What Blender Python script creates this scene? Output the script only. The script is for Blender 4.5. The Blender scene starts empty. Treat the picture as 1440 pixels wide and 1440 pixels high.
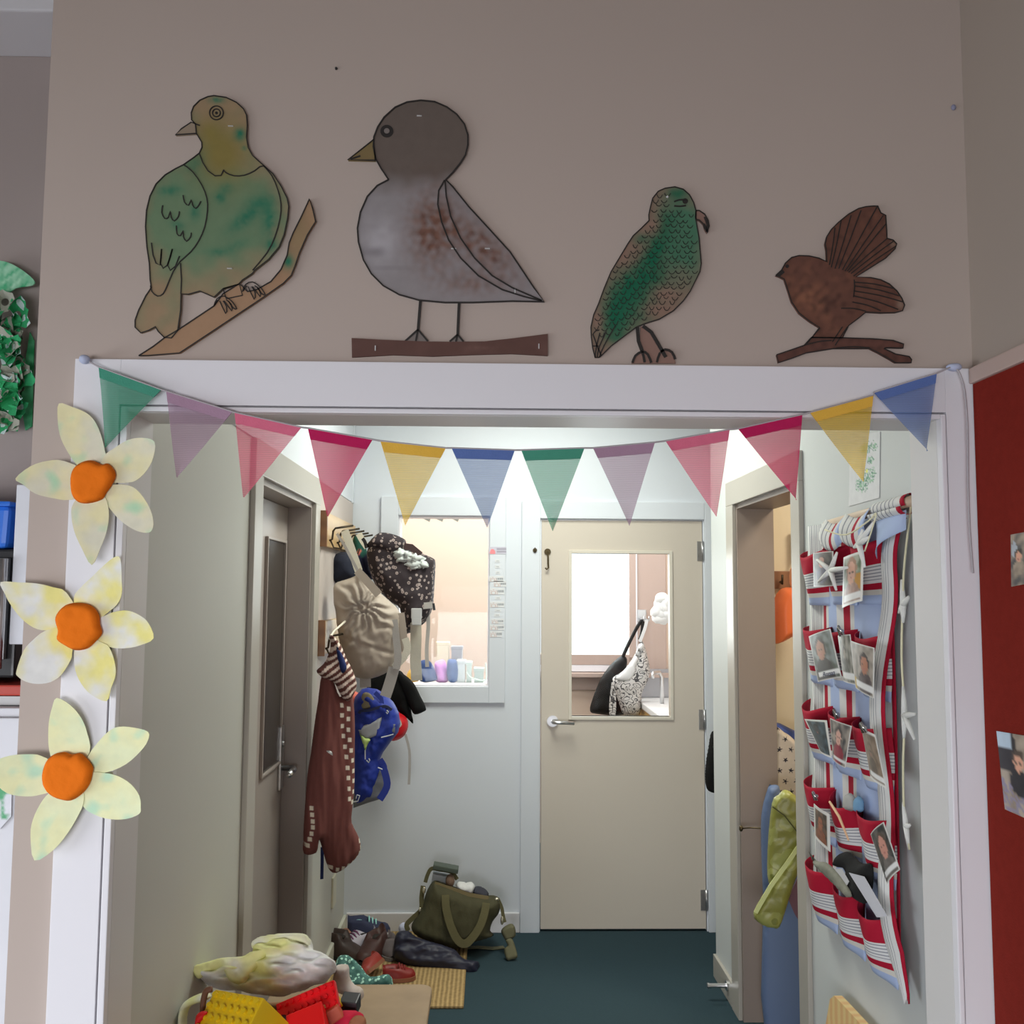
import bpy, bmesh, math, random
import numpy as np
from mathutils import Vector, noise
from mathutils.geometry import delaunay_2d_cdt
random.seed(7)
C = bpy.context.scene.collection
# ------------------------------------------------------------------ camera model (metres; x right, y into the hall, z up)
F = 1350.0; PITCH = math.atan(114/1350); YAW = math.atan(30/1350); ROLL = math.radians(0.33)
EYE = Vector((0, 0, 1.668))
cy, sy, cp, sp = math.cos(YAW), math.sin(YAW), math.cos(PITCH), math.sin(PITCH)
FW = Vector((sy*cp, cy*cp, sp)); r0 = Vector((cy, -sy, 0)); u0 = r0.cross(FW)
RT = r0*math.cos(ROLL) + u0*math.sin(ROLL); UP = u0*math.cos(ROLL) - r0*math.sin(ROLL)
def ray(x, y): return RT*((x-720)/F) - UP*((y-720)/F) + FW
class Plane:
    """a real plane in the room; calling it with photo coordinates measures the point lying there"""
    def __init__(s, p, n): s.p = Vector(p); s.n = Vector(n).normalized()
    def __call__(s, x, y):
        d = ray(x, y); return EYE + d*((s.p-EYE).dot(s.n)/d.dot(s.n))
def PY(Y): return Plane((0, Y, 0), (0, -1, 0))
def PR(X): return Plane((X, 0, 0), (-1, 0, 0))
def PL(X): return Plane((X, 0, 0), (1, 0, 0))
def PZ(Z): return Plane((0, 0, Z), (0, 0, 1))
def crop(o, s): return lambda pts: [(o[0]+p[0]*s, o[1]+p[1]*s) for p in pts]
def lin(c): return tuple(((v/255)/12.92 if v/255 <= .04045 else ((v/255+.055)/1.055)**2.4) for v in c)
def A(r, g, b, k=1.0): return tuple(min(.86, v/k) for v in lin((r, g, b)))
# ------------------------------------------------------------------ materials
_m = {}
def nodes(name):
    m = bpy.data.materials.new(name); m.use_nodes = True
    nt = m.node_tree; b = nt.nodes['Principled BSDF']; return m, nt, b
def addbump(nt, b, scale, strength, dist=.002, coord='Object', kind='noise'):
    tc = nt.nodes.new('ShaderNodeTexCoord')
    if kind == 'noise':
        n = nt.nodes.new('ShaderNodeTexNoise'); n.inputs['Scale'].default_value = scale; n.inputs['Detail'].default_value = 4; out = n.outputs['Fac']
    else:
        n = nt.nodes.new('ShaderNodeTexWave'); n.inputs['Scale'].default_value = scale; n.bands_direction = kind; out = n.outputs['Fac']
    nt.links.new(tc.outputs[coord], n.inputs['Vector'])
    bp = nt.nodes.new('ShaderNodeBump'); bp.inputs['Strength'].default_value = strength; bp.inputs['Distance'].default_value = dist
    nt.links.new(out, bp.inputs['Height']); nt.links.new(bp.outputs['Normal'], b.inputs['Normal'])
def mat(name, col, rough=.6, var=.06, scale=12, bump=0, bscale=60, metal=0, spec=.4, sheen=0):
    if name in _m: return _m[name]
    m, nt, b = nodes(name)
    b.inputs['Roughness'].default_value = rough; b.inputs['Metallic'].default_value = metal
    b.inputs['Specular IOR Level'].default_value = spec
    if sheen: b.inputs['Sheen Weight'].default_value = sheen
    tc = nt.nodes.new('ShaderNodeTexCoord'); n = nt.nodes.new('ShaderNodeTexNoise')
    n.inputs['Scale'].default_value = scale; n.inputs['Detail'].default_value = 3
    mx = nt.nodes.new('ShaderNodeMix'); mx.data_type = 'RGBA'
    mx.inputs['A'].default_value = (*[c*(1-var) for c in col], 1); mx.inputs['B'].default_value = (*[min(.9, c*(1+var)) for c in col], 1)
    nt.links.new(tc.outputs['Object'], n.inputs['Vector']); nt.links.new(n.outputs['Fac'], mx.inputs['Factor'])
    nt.links.new(mx.outputs['Result'], b.inputs['Base Color'])
    if bump: addbump(nt, b, bscale, bump)
    _m[name] = m; return m
def mat_paint(name, rough=.7, bump=0, bscale=120, spec=.3):
    """takes the painted colours stored on the mesh (pattern only), with a fine brush grain"""
    if name in _m: return _m[name]
    m, nt, b = nodes(name); b.inputs['Roughness'].default_value = rough; b.inputs['Specular IOR Level'].default_value = spec
    at = nt.nodes.new('ShaderNodeAttribute'); at.attribute_name = 'Col'
    tc = nt.nodes.new('ShaderNodeTexCoord'); n = nt.nodes.new('ShaderNodeTexNoise'); n.inputs['Scale'].default_value = 45; n.inputs['Detail'].default_value = 5
    mr = nt.nodes.new('ShaderNodeMapRange'); mr.inputs['To Min'].default_value = .88; mr.inputs['To Max'].default_value = 1.1
    mx = nt.nodes.new('ShaderNodeMix'); mx.data_type = 'RGBA'; mx.blend_type = 'MULTIPLY'; mx.inputs['Factor'].default_value = 1
    nt.links.new(tc.outputs['Object'], n.inputs['Vector']); nt.links.new(n.outputs['Fac'], mr.inputs['Value'])
    nt.links.new(at.outputs['Color'], mx.inputs['A']); nt.links.new(mr.outputs['Result'], mx.inputs['B'])
    nt.links.new(mx.outputs['Result'], b.inputs['Base Color'])
    if bump: addbump(nt, b, bscale, bump)
    _m[name] = m; return m
def mat_ramp(name, stops, src='uvv', rough=.8, mapping=None, bump=.0):
    """bands of colour across a UV direction: stops = [(pos, colour)], constant steps"""
    m, nt, b = nodes(name); b.inputs['Roughness'].default_value = rough; b.inputs['Specular IOR Level'].default_value = .2
    tc = nt.nodes.new('ShaderNodeTexCoord'); sx = nt.nodes.new('ShaderNodeSeparateXYZ')
    nt.links.new(tc.outputs['UV'], sx.inputs[0])
    o = sx.outputs['Y' if src == 'uvv' else 'X']
    if mapping:
        f = nt.nodes.new('ShaderNodeMath'); f.operation = 'MULTIPLY'; f.inputs[1].default_value = mapping; nt.links.new(o, f.inputs[0])
        g = nt.nodes.new('ShaderNodeMath'); g.operation = 'FRACT'; nt.links.new(f.outputs[0], g.inputs[0]); o = g.outputs[0]
    cr = nt.nodes.new('ShaderNodeValToRGB'); cr.color_ramp.interpolation = 'CONSTANT'
    el = cr.color_ramp.elements
    el[0].position = 0; el[0].color = (*stops[0][1], 1); el[1].position = stops[1][0]; el[1].color = (*stops[1][1], 1)
    for p, c in stops[2:]:
        e = el.new(p); e.color = (*c, 1)
    nt.links.new(o, cr.inputs[0]); nt.links.new(cr.outputs[0], b.inputs['Base Color'])
    if bump: addbump(nt, b, 250, bump)
    return m
def mat_voronoi(name, base, spot, scale, thr, rough=.75, third=None, rand=1.0, fuzz=.45):
    m, nt, b = nodes(name); b.inputs['Roughness'].default_value = rough
    tc = nt.nodes.new('ShaderNodeTexCoord'); v = nt.nodes.new('ShaderNodeTexVoronoi'); v.inputs['Scale'].default_value = scale; v.inputs['Randomness'].default_value = rand
    n2 = nt.nodes.new('ShaderNodeTexNoise'); n2.inputs['Scale'].default_value = scale*1.5
    ad = nt.nodes.new('ShaderNodeMath'); ad.operation = 'MULTIPLY_ADD'; ad.inputs[1].default_value = fuzz; ad.inputs[2].default_value = -fuzz/2
    sm = nt.nodes.new('ShaderNodeMath'); sm.operation = 'ADD'
    nt.links.new(n2.outputs['Fac'], ad.inputs[0]); nt.links.new(v.outputs['Distance'], sm.inputs[0]); nt.links.new(ad.outputs[0], sm.inputs[1])
    cr = nt.nodes.new('ShaderNodeValToRGB'); cr.color_ramp.interpolation = 'CONSTANT'; el = cr.color_ramp.elements
    if third:
        el[0].color = (*third, 1); el[1].position = thr*.35; el[1].color = (*spot, 1); e = el.new(thr); e.color = (*base, 1)
    else:
        el[0].color = (*spot, 1); el[1].position = thr; el[1].color = (*base, 1)
    nt.links.new(tc.outputs['Object'], v.inputs['Vector']); nt.links.new(tc.outputs['Object'], n2.inputs['Vector'])
    nt.links.new(sm.outputs[0], cr.inputs[0]); nt.links.new(cr.outputs[0], b.inputs['Base Color'])
    addbump(nt, b, 70, .3); return m
def mat_scroll(name, base, ink, scale):
    """printed curls: dark contour lines of a noise field"""
    m, nt, b = nodes(name); b.inputs['Roughness'].default_value = .85
    tc = nt.nodes.new('ShaderNodeTexCoord'); n = nt.nodes.new('ShaderNodeTexNoise'); n.inputs['Scale'].default_value = scale; n.inputs['Detail'].default_value = 1.5
    f = nt.nodes.new('ShaderNodeMath'); f.operation = 'MULTIPLY'; f.inputs[1].default_value = 9; g = nt.nodes.new('ShaderNodeMath'); g.operation = 'FRACT'
    cr = nt.nodes.new('ShaderNodeValToRGB'); cr.color_ramp.interpolation = 'CONSTANT'; el = cr.color_ramp.elements
    el[0].color = (*base, 1); el[1].position = .34; el[1].color = (*ink, 1); e = el.new(.62); e.color = (*base, 1)
    nt.links.new(tc.outputs['Object'], n.inputs['Vector']); nt.links.new(n.outputs['Fac'], f.inputs[0]); nt.links.new(f.outputs[0], g.inputs[0]); nt.links.new(g.outputs[0], cr.inputs[0]); nt.links.new(cr.outputs[0], b.inputs['Base Color']); return m
def mat_glass(name, tint=(.95, .97, .97), gloss=.08):
    m = bpy.data.materials.new(name); m.use_nodes = True; nt = m.node_tree; nt.nodes.clear()
    o = nt.nodes.new('ShaderNodeOutputMaterial'); t = nt.nodes.new('ShaderNodeBsdfTransparent'); g = nt.nodes.new('ShaderNodeBsdfGlossy'); mx = nt.nodes.new('ShaderNodeMixShader')
    t.inputs[0].default_value = (*tint, 1); g.inputs['Roughness'].default_value = .03; mx.inputs[0].default_value = gloss
    nt.links.new(t.outputs[0], mx.inputs[1]); nt.links.new(g.outputs[0], mx.inputs[2]); nt.links.new(mx.outputs[0], o.inputs[0]); return m
def mat_sheer(name, col, clear=.25):
    """thin open-weave cotton: cloth threads with gaps, light passing through"""
    m, nt, b = nodes(name); b.inputs['Roughness'].default_value = .9; b.inputs['Base Color'].default_value = (*col, 1); b.inputs['Specular IOR Level'].default_value = .1
    o = nt.nodes['Material Output']; tr = nt.nodes.new('ShaderNodeBsdfTranslucent'); tr.inputs[0].default_value = (*[min(.9, c*1.15) for c in col], 1)
    m1 = nt.nodes.new('ShaderNodeMixShader'); m1.inputs[0].default_value = .45
    tp = nt.nodes.new('ShaderNodeBsdfTransparent'); m2 = nt.nodes.new('ShaderNodeMixShader')
    tc = nt.nodes.new('ShaderNodeTexCoord'); w = nt.nodes.new('ShaderNodeTexWave'); w.bands_direction = 'Z'; w.inputs['Scale'].default_value = 90; w.inputs['Distortion'].default_value = 1.5
    mr = nt.nodes.new('ShaderNodeMapRange'); mr.inputs['To Min'].default_value = clear*.6; mr.inputs['To Max'].default_value = clear*1.4
    nt.links.new(tc.outputs['Object'], w.inputs['Vector']); nt.links.new(w.outputs['Fac'], mr.inputs['Value'])
    nt.links.new(b.outputs[0], m1.inputs[1]); nt.links.new(tr.outputs[0], m1.inputs[2])
    nt.links.new(mr.outputs['Result'], m2.inputs[0]); nt.links.new(m1.outputs[0], m2.inputs[1]); nt.links.new(tp.outputs[0], m2.inputs[2]); nt.links.new(m2.outputs[0], o.inputs[0]); return m
def mat_glow(name, col, strength):
    m = bpy.data.materials.new(name); m.use_nodes = True; b = m.node_tree.nodes['Principled BSDF']
    b.inputs['Base Color'].default_value = (*col, 1); b.inputs['Emission Color'].default_value = (*col, 1); b.inputs['Emission Strength'].default_value = strength; return m
def mat_wood(name, c1, c2, scale=6, rough=.5, axis='X', dist=4):
    if name in _m: return _m[name]
    m, nt, b = nodes(name); b.inputs['Roughness'].default_value = rough
    tc = nt.nodes.new('ShaderNodeTexCoord'); w = nt.nodes.new('ShaderNodeTexWave'); w.bands_direction = axis; w.inputs['Scale'].default_value = scale; w.inputs['Distortion'].default_value = dist; w.inputs['Detail'].default_value = 3
    mx = nt.nodes.new('ShaderNodeMix'); mx.data_type = 'RGBA'; mx.inputs['A'].default_value = (*c1, 1); mx.inputs['B'].default_value = (*c2, 1)
    nt.links.new(tc.outputs['Object'], w.inputs['Vector']); nt.links.new(w.outputs['Fac'], mx.inputs['Factor']); nt.links.new(mx.outputs['Result'], b.inputs['Base Color'])
    _m[name] = m; return m
# ------------------------------------------------------------------ geometry
def catmull(pts, n=4, closed=True):
    P = [np.array(p, float) for p in pts]; N = len(P); out = []
    for i in range(N if closed else N-1):
        a, b = P[(i-1) % N] if closed or i > 0 else P[i], P[i]
        c = P[(i+1) % N]; d = P[(i+2) % N] if closed or i+2 < N else c
        for k in range(n):
            t = k/n
            out.append(.5*((2*b) + (-a+c)*t + (2*a-5*b+4*c-d)*t*t + (-a+3*b-3*c+d)*t**3))
    if not closed: out.append(P[-1])
    return [tuple(p) for p in out]
def resample(pts, step):
    P = np.array(pts, float); out = []
    for i in range(len(P)):
        a, b = P[i], P[(i+1) % len(P)]; n = max(1, int(round(np.linalg.norm(b-a)/step)))
        for k in range(n): out.append(a+(b-a)*k/n)
    return np.array(out)
def segdist(q, poly):
    a = poly; b = np.roll(poly, -1, 0); ab = b-a; L = (ab**2).sum(1)+1e-12
    t = np.clip(((q[:, None, :]-a[None])*ab[None]).sum(2)/L[None], 0, 1)
    return np.sqrt((((a[None]+t[..., None]*ab[None])-q[:, None, :])**2).sum(2)).min(1)
def inside(q, poly):
    x, y = q[:, 0][:, None], q[:, 1][:, None]; a = poly; b = np.roll(poly, -1, 0)
    c = ((a[:, 1][None] > y) != (b[:, 1][None] > y)) & (x < (b[:, 0]-a[:, 0])[None]*(y-a[:, 1][None])/((b[:, 1]-a[:, 1])[None]+1e-12)+a[:, 0][None])
    return c.sum(1) % 2 == 1
def triangulate(pts, res):
    B = resample(pts, res); mn, mx = B.min(0), B.max(0)
    gx, gy = np.meshgrid(np.arange(mn[0]+res*.5, mx[0], res), np.arange(mn[1]+res*.5, mx[1], res*.87))
    gx[::2] += res*.5; q = np.stack([gx.ravel(), gy.ravel()], 1)
    if len(q):
        q = q[inside(q, B)]
        if len(q): q = q[segdist(q, B) > res*.55]
    allp = np.vstack([B, q]) if len(q) else B
    n = len(B)
    v, e, f, *_ = delaunay_2d_cdt([Vector(p) for p in allp], [(i, (i+1) % n) for i in range(n)], [], 1, 1e-6)
    V = np.array([(p.x, p.y) for p in v]); d = segdist(V, B)
    return V, [tuple(t) for t in f], d
class MB:
    def __init__(s): s.v = []; s.f = []; s.c = []; s.uv = {}
    def add(s, vs, fs, cols=None):
        o = len(s.v); s.v += [Vector(p) for p in vs]; s.f += [tuple(i+o for i in f) for f in fs]
        if cols is not None or s.c: s.c += [(.5, .5, .5)]*(o-len(s.c)) + (list(cols) if cols is not None else [(.5, .5, .5)]*len(vs))
        return s
    def box(s, x0, x1, y0, y1, z0, z1, b=0):
        return s.obox(((x0+x1)/2, (y0+y1)/2, (z0+z1)/2), (abs(x1-x0), abs(y1-y0), abs(z1-z0)), b=b)
    def obox(s, c, size, ax=None, b=0, taper=0):
        bm = bmesh.new(); bmesh.ops.create_cube(bm, size=1)
        for v in bm.verts:
            k = 1-taper*(v.co.z > 0)
            v.co = Vector((v.co.x*size[0]*k, v.co.y*size[1]*k, v.co.z*size[2]))
        if b: bmesh.ops.bevel(bm, geom=list(bm.edges), offset=min(b, min(size)*.45), segments=2, affect='EDGES', profile=.6)
        bm.verts.index_update(); X, Y, Z = ax or (Vector((1, 0, 0)), Vector((0, 1, 0)), Vector((0, 0, 1))); c = Vector(c)
        s.add([c+X*v.co.x+Y*v.co.y+Z*v.co.z for v in bm.verts], [[v.index for v in f.verts] for f in bm.faces]); bm.free(); return s
    def tube(s, path, r, seg=8, flat=None, cap=True):
        P = [Vector(p) for p in path]; n = len(P); R = r if isinstance(r, (list, tuple)) else [r]*n; vs = []; fs = []
        up = Vector((0, 0, 1)); prev = None
        for i, p in enumerate(P):
            t = (P[min(i+1, n-1)]-P[max(i-1, 0)]).normalized()
            if prev is None: a = t.cross(up if abs(t.z) < .9 else Vector((1, 0, 0))).normalized()
            else: a = (prev-t*prev.dot(t)).normalized()
            prev = a; b = t.cross(a)
            for k in range(seg):
                th = 2*math.pi*k/seg; vs.append(p+a*R[i]*math.cos(th)+b*R[i]*math.sin(th))
        for i in range(n-1):
            for k in range(seg): fs.append((i*seg+k, i*seg+(k+1) % seg, (i+1)*seg+(k+1) % seg, (i+1)*seg+k))
        if cap: fs += [tuple(range(seg))[::-1], tuple(range((n-1)*seg, n*seg))]
        return s.add(vs, fs)
    def strip(s, path, w, t, N, widths=None):
        """flat band of width w lying across path, thickness t along N"""
        P = [Vector(p) for p in path]; n = len(P); N = Vector(N); vs = []; fs = []
        for i, p in enumerate(P):
            tg = (P[min(i+1, n-1)]-P[max(i-1, 0)]).normalized(); a = tg.cross(N).normalized(); m = a.cross(tg).normalized(); ww = (widths[i] if widths else w)/2
            vs += [p+a*ww+m*t/2, p-a*ww+m*t/2, p-a*ww-m*t/2, p+a*ww-m*t/2]
        for i in range(n-1):
            for k in range(4): fs.append((i*4+k, i*4+(k+1) % 4, (i+1)*4+(k+1) % 4, (i+1)*4+k))
        fs += [(3, 2, 1, 0), tuple(range((n-1)*4, n*4))]; return s.add(vs, fs)
    def ball(s, c, r, seg=14, rings=9, noise_amp=0, nf=20, top=1.0, bot=1.0):
        c = Vector(c); r = Vector(r) if not isinstance(r, (int, float)) else Vector((r, r, r)); vs = []; fs = []
        sd = Vector((random.random()*9, random.random()*9, 0))
        for i in range(rings+1):
            ph = math.pi*i/rings
            for k in range(seg):
                th = 2*math.pi*k/seg; d = Vector((math.sin(ph)*math.cos(th), math.sin(ph)*math.sin(th), math.cos(ph)*(top if ph < math.pi/2 else bot)))
                q = Vector((d.x*r.x, d.y*r.y, d.z*r.z))
                if noise_amp: q *= 1+noise_amp*noise.noise(q*nf+sd)
                vs.append(c+q)
        for i in range(rings):
            for k in range(seg): fs.append((i*seg+k, (i+1)*seg+k, (i+1)*seg+(k+1) % seg, i*seg+(k+1) % seg))
        return s.add(vs, fs)
    def pillow(s, pts, pl, tf, tb=None, R=None, res=6, wr=0, wf=(.05, .05), smooth=True, col=None, off=0, lift=None):
        """soft body: outline on a plane, rounded out to tf in front and tb behind, with cloth creases"""
        tb = tf if tb is None else tb
        if smooth: pts = catmull(pts, 3)
        V, fs, d = triangulate(pts, res); dm = d.max(); R = R or dm*.95
        k = np.clip(d/R, 0, 1); h = np.sqrt(np.clip(1-(1-k)**2, 0, 1)); n = len(V); fr = []; bk = []; sd = random.random()*50
        idx = {}
        for i, (x, y) in enumerate(V):
            p = pl(x, y) + pl.n*(off + (lift(x, y) if lift else 0)); w = 0
            if wr:
                w = wr*(noise.noise(Vector((x*wf[0]+sd, y*wf[1], 0)))+.5*noise.noise(Vector((x*wf[0]*2.3, y*wf[1]*2.3+sd, 3))))*min(1, k[i]*2.5)
            fr.append(p+pl.n*(tf*h[i]+w)); bk.append(p-pl.n*(tb*h[i]))
        edge = d < 1e-4; mp = {}; vs = list(fr)
        for i in range(n):
            if edge[i]: mp[i] = i
            else: mp[i] = len(vs); vs.append(bk[i])
        F2 = [tuple(t) for t in fs]+[tuple(mp[j] for j in t[::-1]) for t in fs]
        cols = None
        if col:
            cc = [col(x, y) for x, y in V]; cols = list(cc)+[cc[i] for i in range(n) if not edge[i]]
        return s.add(vs, F2, cols)
    def board(s, pts, pl, t, off=0, res=None, smooth=0, col=None, lift=None):
        """flat cut-out of thickness t whose back lies 'off' in front of the plane"""
        if smooth: pts = catmull(pts, smooth)
        V, fs, d = triangulate(pts, res or 1e9); n = len(V)
        L = [lift(x, y) if lift else 0 for x, y in V]
        fr = [pl(x, y)+pl.n*(off+t+L[i]) for i, (x, y) in enumerate(V)]; bk = [p-pl.n*t for p in fr]
        F2 = [tuple(q) for q in fs]+[tuple(j+n for j in q[::-1]) for q in fs]
        cnt = {}
        for q in fs:
            for a, b in ((q[0], q[1]), (q[1], q[2]), (q[2], q[0])): cnt[(a, b)] = 1
        for (a, b) in cnt:
            if (b, a) not in cnt: F2.append((b, a, a+n, b+n))
        cols = None
        if col: cc = [col(x, y) for x, y in V]; cols = cc+cc
        return s.add(fr+bk, F2, cols)
    def ink(s, lines, pl, off, w=.003, smooth=3, t=.0012):
        """marker strokes drawn on a board"""
        for L in lines:
            P = catmull(L, smooth, False) if smooth and len(L) > 2 else L
            s.strip([pl(*p)+pl.n*(off+t/2) for p in P], w, t, pl.n)
        return s
    def disc(s, c, N, r, t, seg=24, r2=None):
        N = Vector(N).normalized(); a = N.orthogonal().normalized(); b = N.cross(a); c = Vector(c); vs = []
        for z, rr in ((0, r), (t, r2 or r)): vs += [c+N*z+a*rr*math.cos(2*math.pi*k/seg)+b*rr*math.sin(2*math.pi*k/seg) for k in range(seg)]
        return s.add(vs, [tuple(range(seg))[::-1], tuple(range(seg, 2*seg))]+[(k, (k+1) % seg, seg+(k+1) % seg, seg+k) for k in range(seg)])
    def grid(s, fn, nu, nv, thick=None, col=None):
        """surface fn(u,v)->point; uv kept for banded cloth; thick = vector for a closed slab"""
        vs = [Vector(fn(i/nu, j/nv)) for j in range(nv+1) for i in range(nu+1)]; fs = []; W = nu+1
        for j in range(nv):
            for i in range(nu): fs.append((j*W+i, j*W+i+1, (j+1)*W+i+1, (j+1)*W+i))
        o = len(s.v); uv = [(i/nu, j/nv) for j in range(nv+1) for i in range(nu+1)]
        cc = [col(*q) for q in uv] if col else None
        if thick is not None:
            T = Vector(thick); n = len(vs); vs = vs+[p+T for p in vs]; fs = fs+[tuple(k+n for k in f[::-1]) for f in fs]; uv = uv+uv
            if cc: cc = cc+cc
            rim = [i for i in range(W)]+[j*W+nu for j in range(1, nv+1)]+[nv*W+i for i in range(nu-1, -1, -1)]+[j*W for j in range(nv-1, 0, -1)]
            for k in range(len(rim)): a, b = rim[k], rim[(k+1) % len(rim)]; fs.append((a, a+n, b+n, b))
        s.add(vs, fs, cc)
        for k, q in enumerate(uv): s.uv[o+k] = q
        return s
    def build(s, name, m, parent=None, smooth=False, fix=True):
        me = bpy.data.meshes.new(name); org = loc_of(parent) if parent else None
        if org is None:
            vs = np.array([tuple(v) for v in s.v]); org = Vector(((vs[:, 0].min()+vs[:, 0].max())/2, (vs[:, 1].min()+vs[:, 1].max())/2, vs[:, 2].min()))
        me.from_pydata([v-org for v in s.v], [], s.f)
        if s.c:
            c = s.c+[(.5, .5, .5)]*(len(s.v)-len(s.c)); a = me.color_attributes.new('Col', 'FLOAT_COLOR', 'POINT')
            a.data.foreach_set('color', np.array([(*q, 1) for q in c], dtype=np.float32).ravel())
        if s.uv:
            ul = me.uv_layers.new(name='UVMap')
            for lp in me.loops: ul.data[lp.index].uv = s.uv.get(lp.vertex_index, (0, 0))
        if fix:
            bm = bmesh.new(); bm.from_mesh(me); bmesh.ops.recalc_face_normals(bm, faces=bm.faces); bm.to_mesh(me); bm.free()
        if smooth:
            me.polygons.foreach_set('use_smooth', [True]*len(me.polygons))
        me.materials.append(m)
        o = bpy.data.objects.new(name, me); C.objects.link(o)
        if parent: o.parent = parent
        else: o.location = org
        _loc[o.name] = org
        return o
_loc = {}
def loc_of(o): return _loc[o.name]
def thing(name, label, cat, loc, group=None):
    o = bpy.data.objects.new(name, None); C.objects.link(o); o.empty_display_size = .05
    o.location = loc; _loc[o.name] = Vector(loc); return tag(o, label, cat, group)
def tag(o, label, cat, group=None):
    o['label'] = label; o['category'] = cat
    if group: o['group'] = group
    return o
def struct(o): o['kind'] = 'structure'; return o
def text(s, size, o, X, Y, t=.0008):
    """lettering as a mesh: origin o (centre), X right, Y up"""
    cu = bpy.data.curves.new('t', 'FONT'); cu.body = s; cu.size = size; cu.align_x = 'CENTER'; cu.align_y = 'CENTER'; cu.extrude = t/2; cu.resolution_u = 3
    ob = bpy.data.objects.new('t', cu); C.objects.link(ob); bpy.context.view_layer.update()
    me = bpy.data.meshes.new_from_object(ob.evaluated_get(bpy.context.evaluated_depsgraph_get()))
    X, Y, o = Vector(X).normalized(), Vector(Y).normalized(), Vector(o); Z = X.cross(Y); mb = MB()
    mb.add([o+X*v.co.x+Y*v.co.y+Z*v.co.z for v in me.vertices], [tuple(p.vertices) for p in me.polygons])
    bpy.data.objects.remove(ob); bpy.data.curves.remove(cu); bpy.data.meshes.remove(me); return mb
def gauss(x, y, cx, cy, rx, ry=None, ang=0):
    ry = ry or rx; dx, dy = x-cx, y-cy; c, s = math.cos(ang), math.sin(ang)
    return math.exp(-(((dx*c+dy*s)/rx)**2+((-dx*s+dy*c)/ry)**2))
def mixc(a, b, t): t = max(0, min(1, t)); return tuple(a[i]*(1-t)+b[i]*t for i in range(3))
def nz(x, y, s, seed=0): return noise.noise(Vector((x*s, y*s, seed)))
# ================================================================== THE SETTING
M_wallF = mat('warm_grey_wall_paint', (.485, .402, .355), .75, .03, 2.0, .06, 90)
M_white = mat('white_gloss_paint', (.80, .785, .82), .38, .015, 3)
M_hallw = mat('pale_hall_paint', (.70, .735, .785), .6, .02, 2)
M_hallL = mat('cream_grey_hall_paint', (.56, .56, .515), .55, .02, 2)
M_pink = mat('mushroom_panel_paint', (.52, .455, .42), .6, .02, 2)
M_taupe = mat('taupe_gloss_paint', (.40, .35, .32), .35, .03, 3)
M_arch = mat('stone_gloss_paint', (.46, .43, .38), .35, .02, 3)
M_door = mat('cream_door_paint', (.62, .555, .475), .45, .02, 2)
M_cream = mat('cream_store_paint', (.72, .63, .48), .6, .02, 2)
M_peach = mat('peach_room_paint', (.75, .59, .48), .6, .02, 2)
M_brownj = mat('pinkish_brown_paint', (.50, .38, .33), .5, .03, 3)
M_carpet = mat('dark_teal_carpet', (.037, .064, .078), .95, .12, 220, .8, 500, spec=.05)
M_floor2 = mat('room_floor_lino', (.30, .27, .23), .5, .08, 5)
M_steel = mat('brushed_steel', (.62, .62, .63), .28, .03, 40, metal=1)
M_black = mat('black_plastic', (.012, .012, .014), .4)
YF = 1.85; TB = YF-.018
WF = PY(YF); TF = PY(TB); WB = PY(4.9)
XL, XR, YB, CEIL = -.71, 1.005, 4.9, 2.78
XI0, XI1, ZH = TF(170, 830).x, TF(1330, 830).x, TF(740, 583.6).z      # lining faces
XO0, ZO = TF(97, 700).x, TF(740, 511.3).z
WX0, WX1, ROOFZ = WF(56, 400).x, .952, 3.5
# front wall with the wide opening
m = MB()
m.box(WX0, XI0-.014, YF, 1.97, 0, ZH+.014); m.box(WX0, WX1, YF, 1.97, ZH+.014, ROOFZ); m.box(XI1+.014, WX1, YF, 1.97, 0, ZH+.014)
struct(m.build('wall_front', M_wallF))
# opening lining and architrave
m = MB(); m.box(XI0-.014, XI0, YF, 1.97, 0, ZH); m.box(XI1, XI1+.014, YF, 1.97, 0, ZH); m.box(XI0-.014, XI1+.014, YF, 1.97, ZH, ZH+.014)
struct(m.build('trim_1', mat('lining_white_paint', (.70, .68, .67), .4, .02, 3)))
g = .0135
gL, gR, gT = TF(168, 640).x-.004, XI1+.012, TF(740, 574).z
def arch(n, x0, x1, z0, z1): struct(MB().box(x0, x1, TB, YF, z0, z1, b=.001).build(n, M_white))
arch('trim_2', XO0, gL, 0, ZO); arch('trim_3', gR, .951, 0, ZO); arch('trim_4', gL, gR, gT, ZO)
# thin bead on the inner edge, set back a little so a shadow groove shows
m = MB(); bw = .011
m.box(gL+.004, XI0, TB-.002, YF, 0, gT-.004, b=.002); m.box(XI1, gR-.002, TB-.002, YF, 0, gT-.004, b=.002); m.box(XI0, XI1, TB-.002, YF, ZH, gT-.004, b=.002)
struct(m.build('trim_5', M_white))
# front room shell
RX0, RX1, RY0, RY1 = -3.4, .952, -2.8, 1.85
struct(MB().box(RX0-.1, 3.0, RY0-.1, 7.2, -.08, 0).build('floor', M_carpet))
m = MB(); m.box(RX0-.1, RX1+.1, RY0-.1, 2.75, ROOFZ, ROOFZ+.08); struct(m.build('ceiling', mat('low_bounce_ceiling_paint', (.45, .43, .41), .8)))  # unseen ceiling, its colour darkened to cut bounced light on the wall
m = MB(); m.box(RX1, RX1+.1, RY0, RY1+.11, 0, ROOFZ); struct(m.build('wall_right', mat('brown_grey_wall_paint', (.40, .335, .285), .75, .03, 2)))
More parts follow.
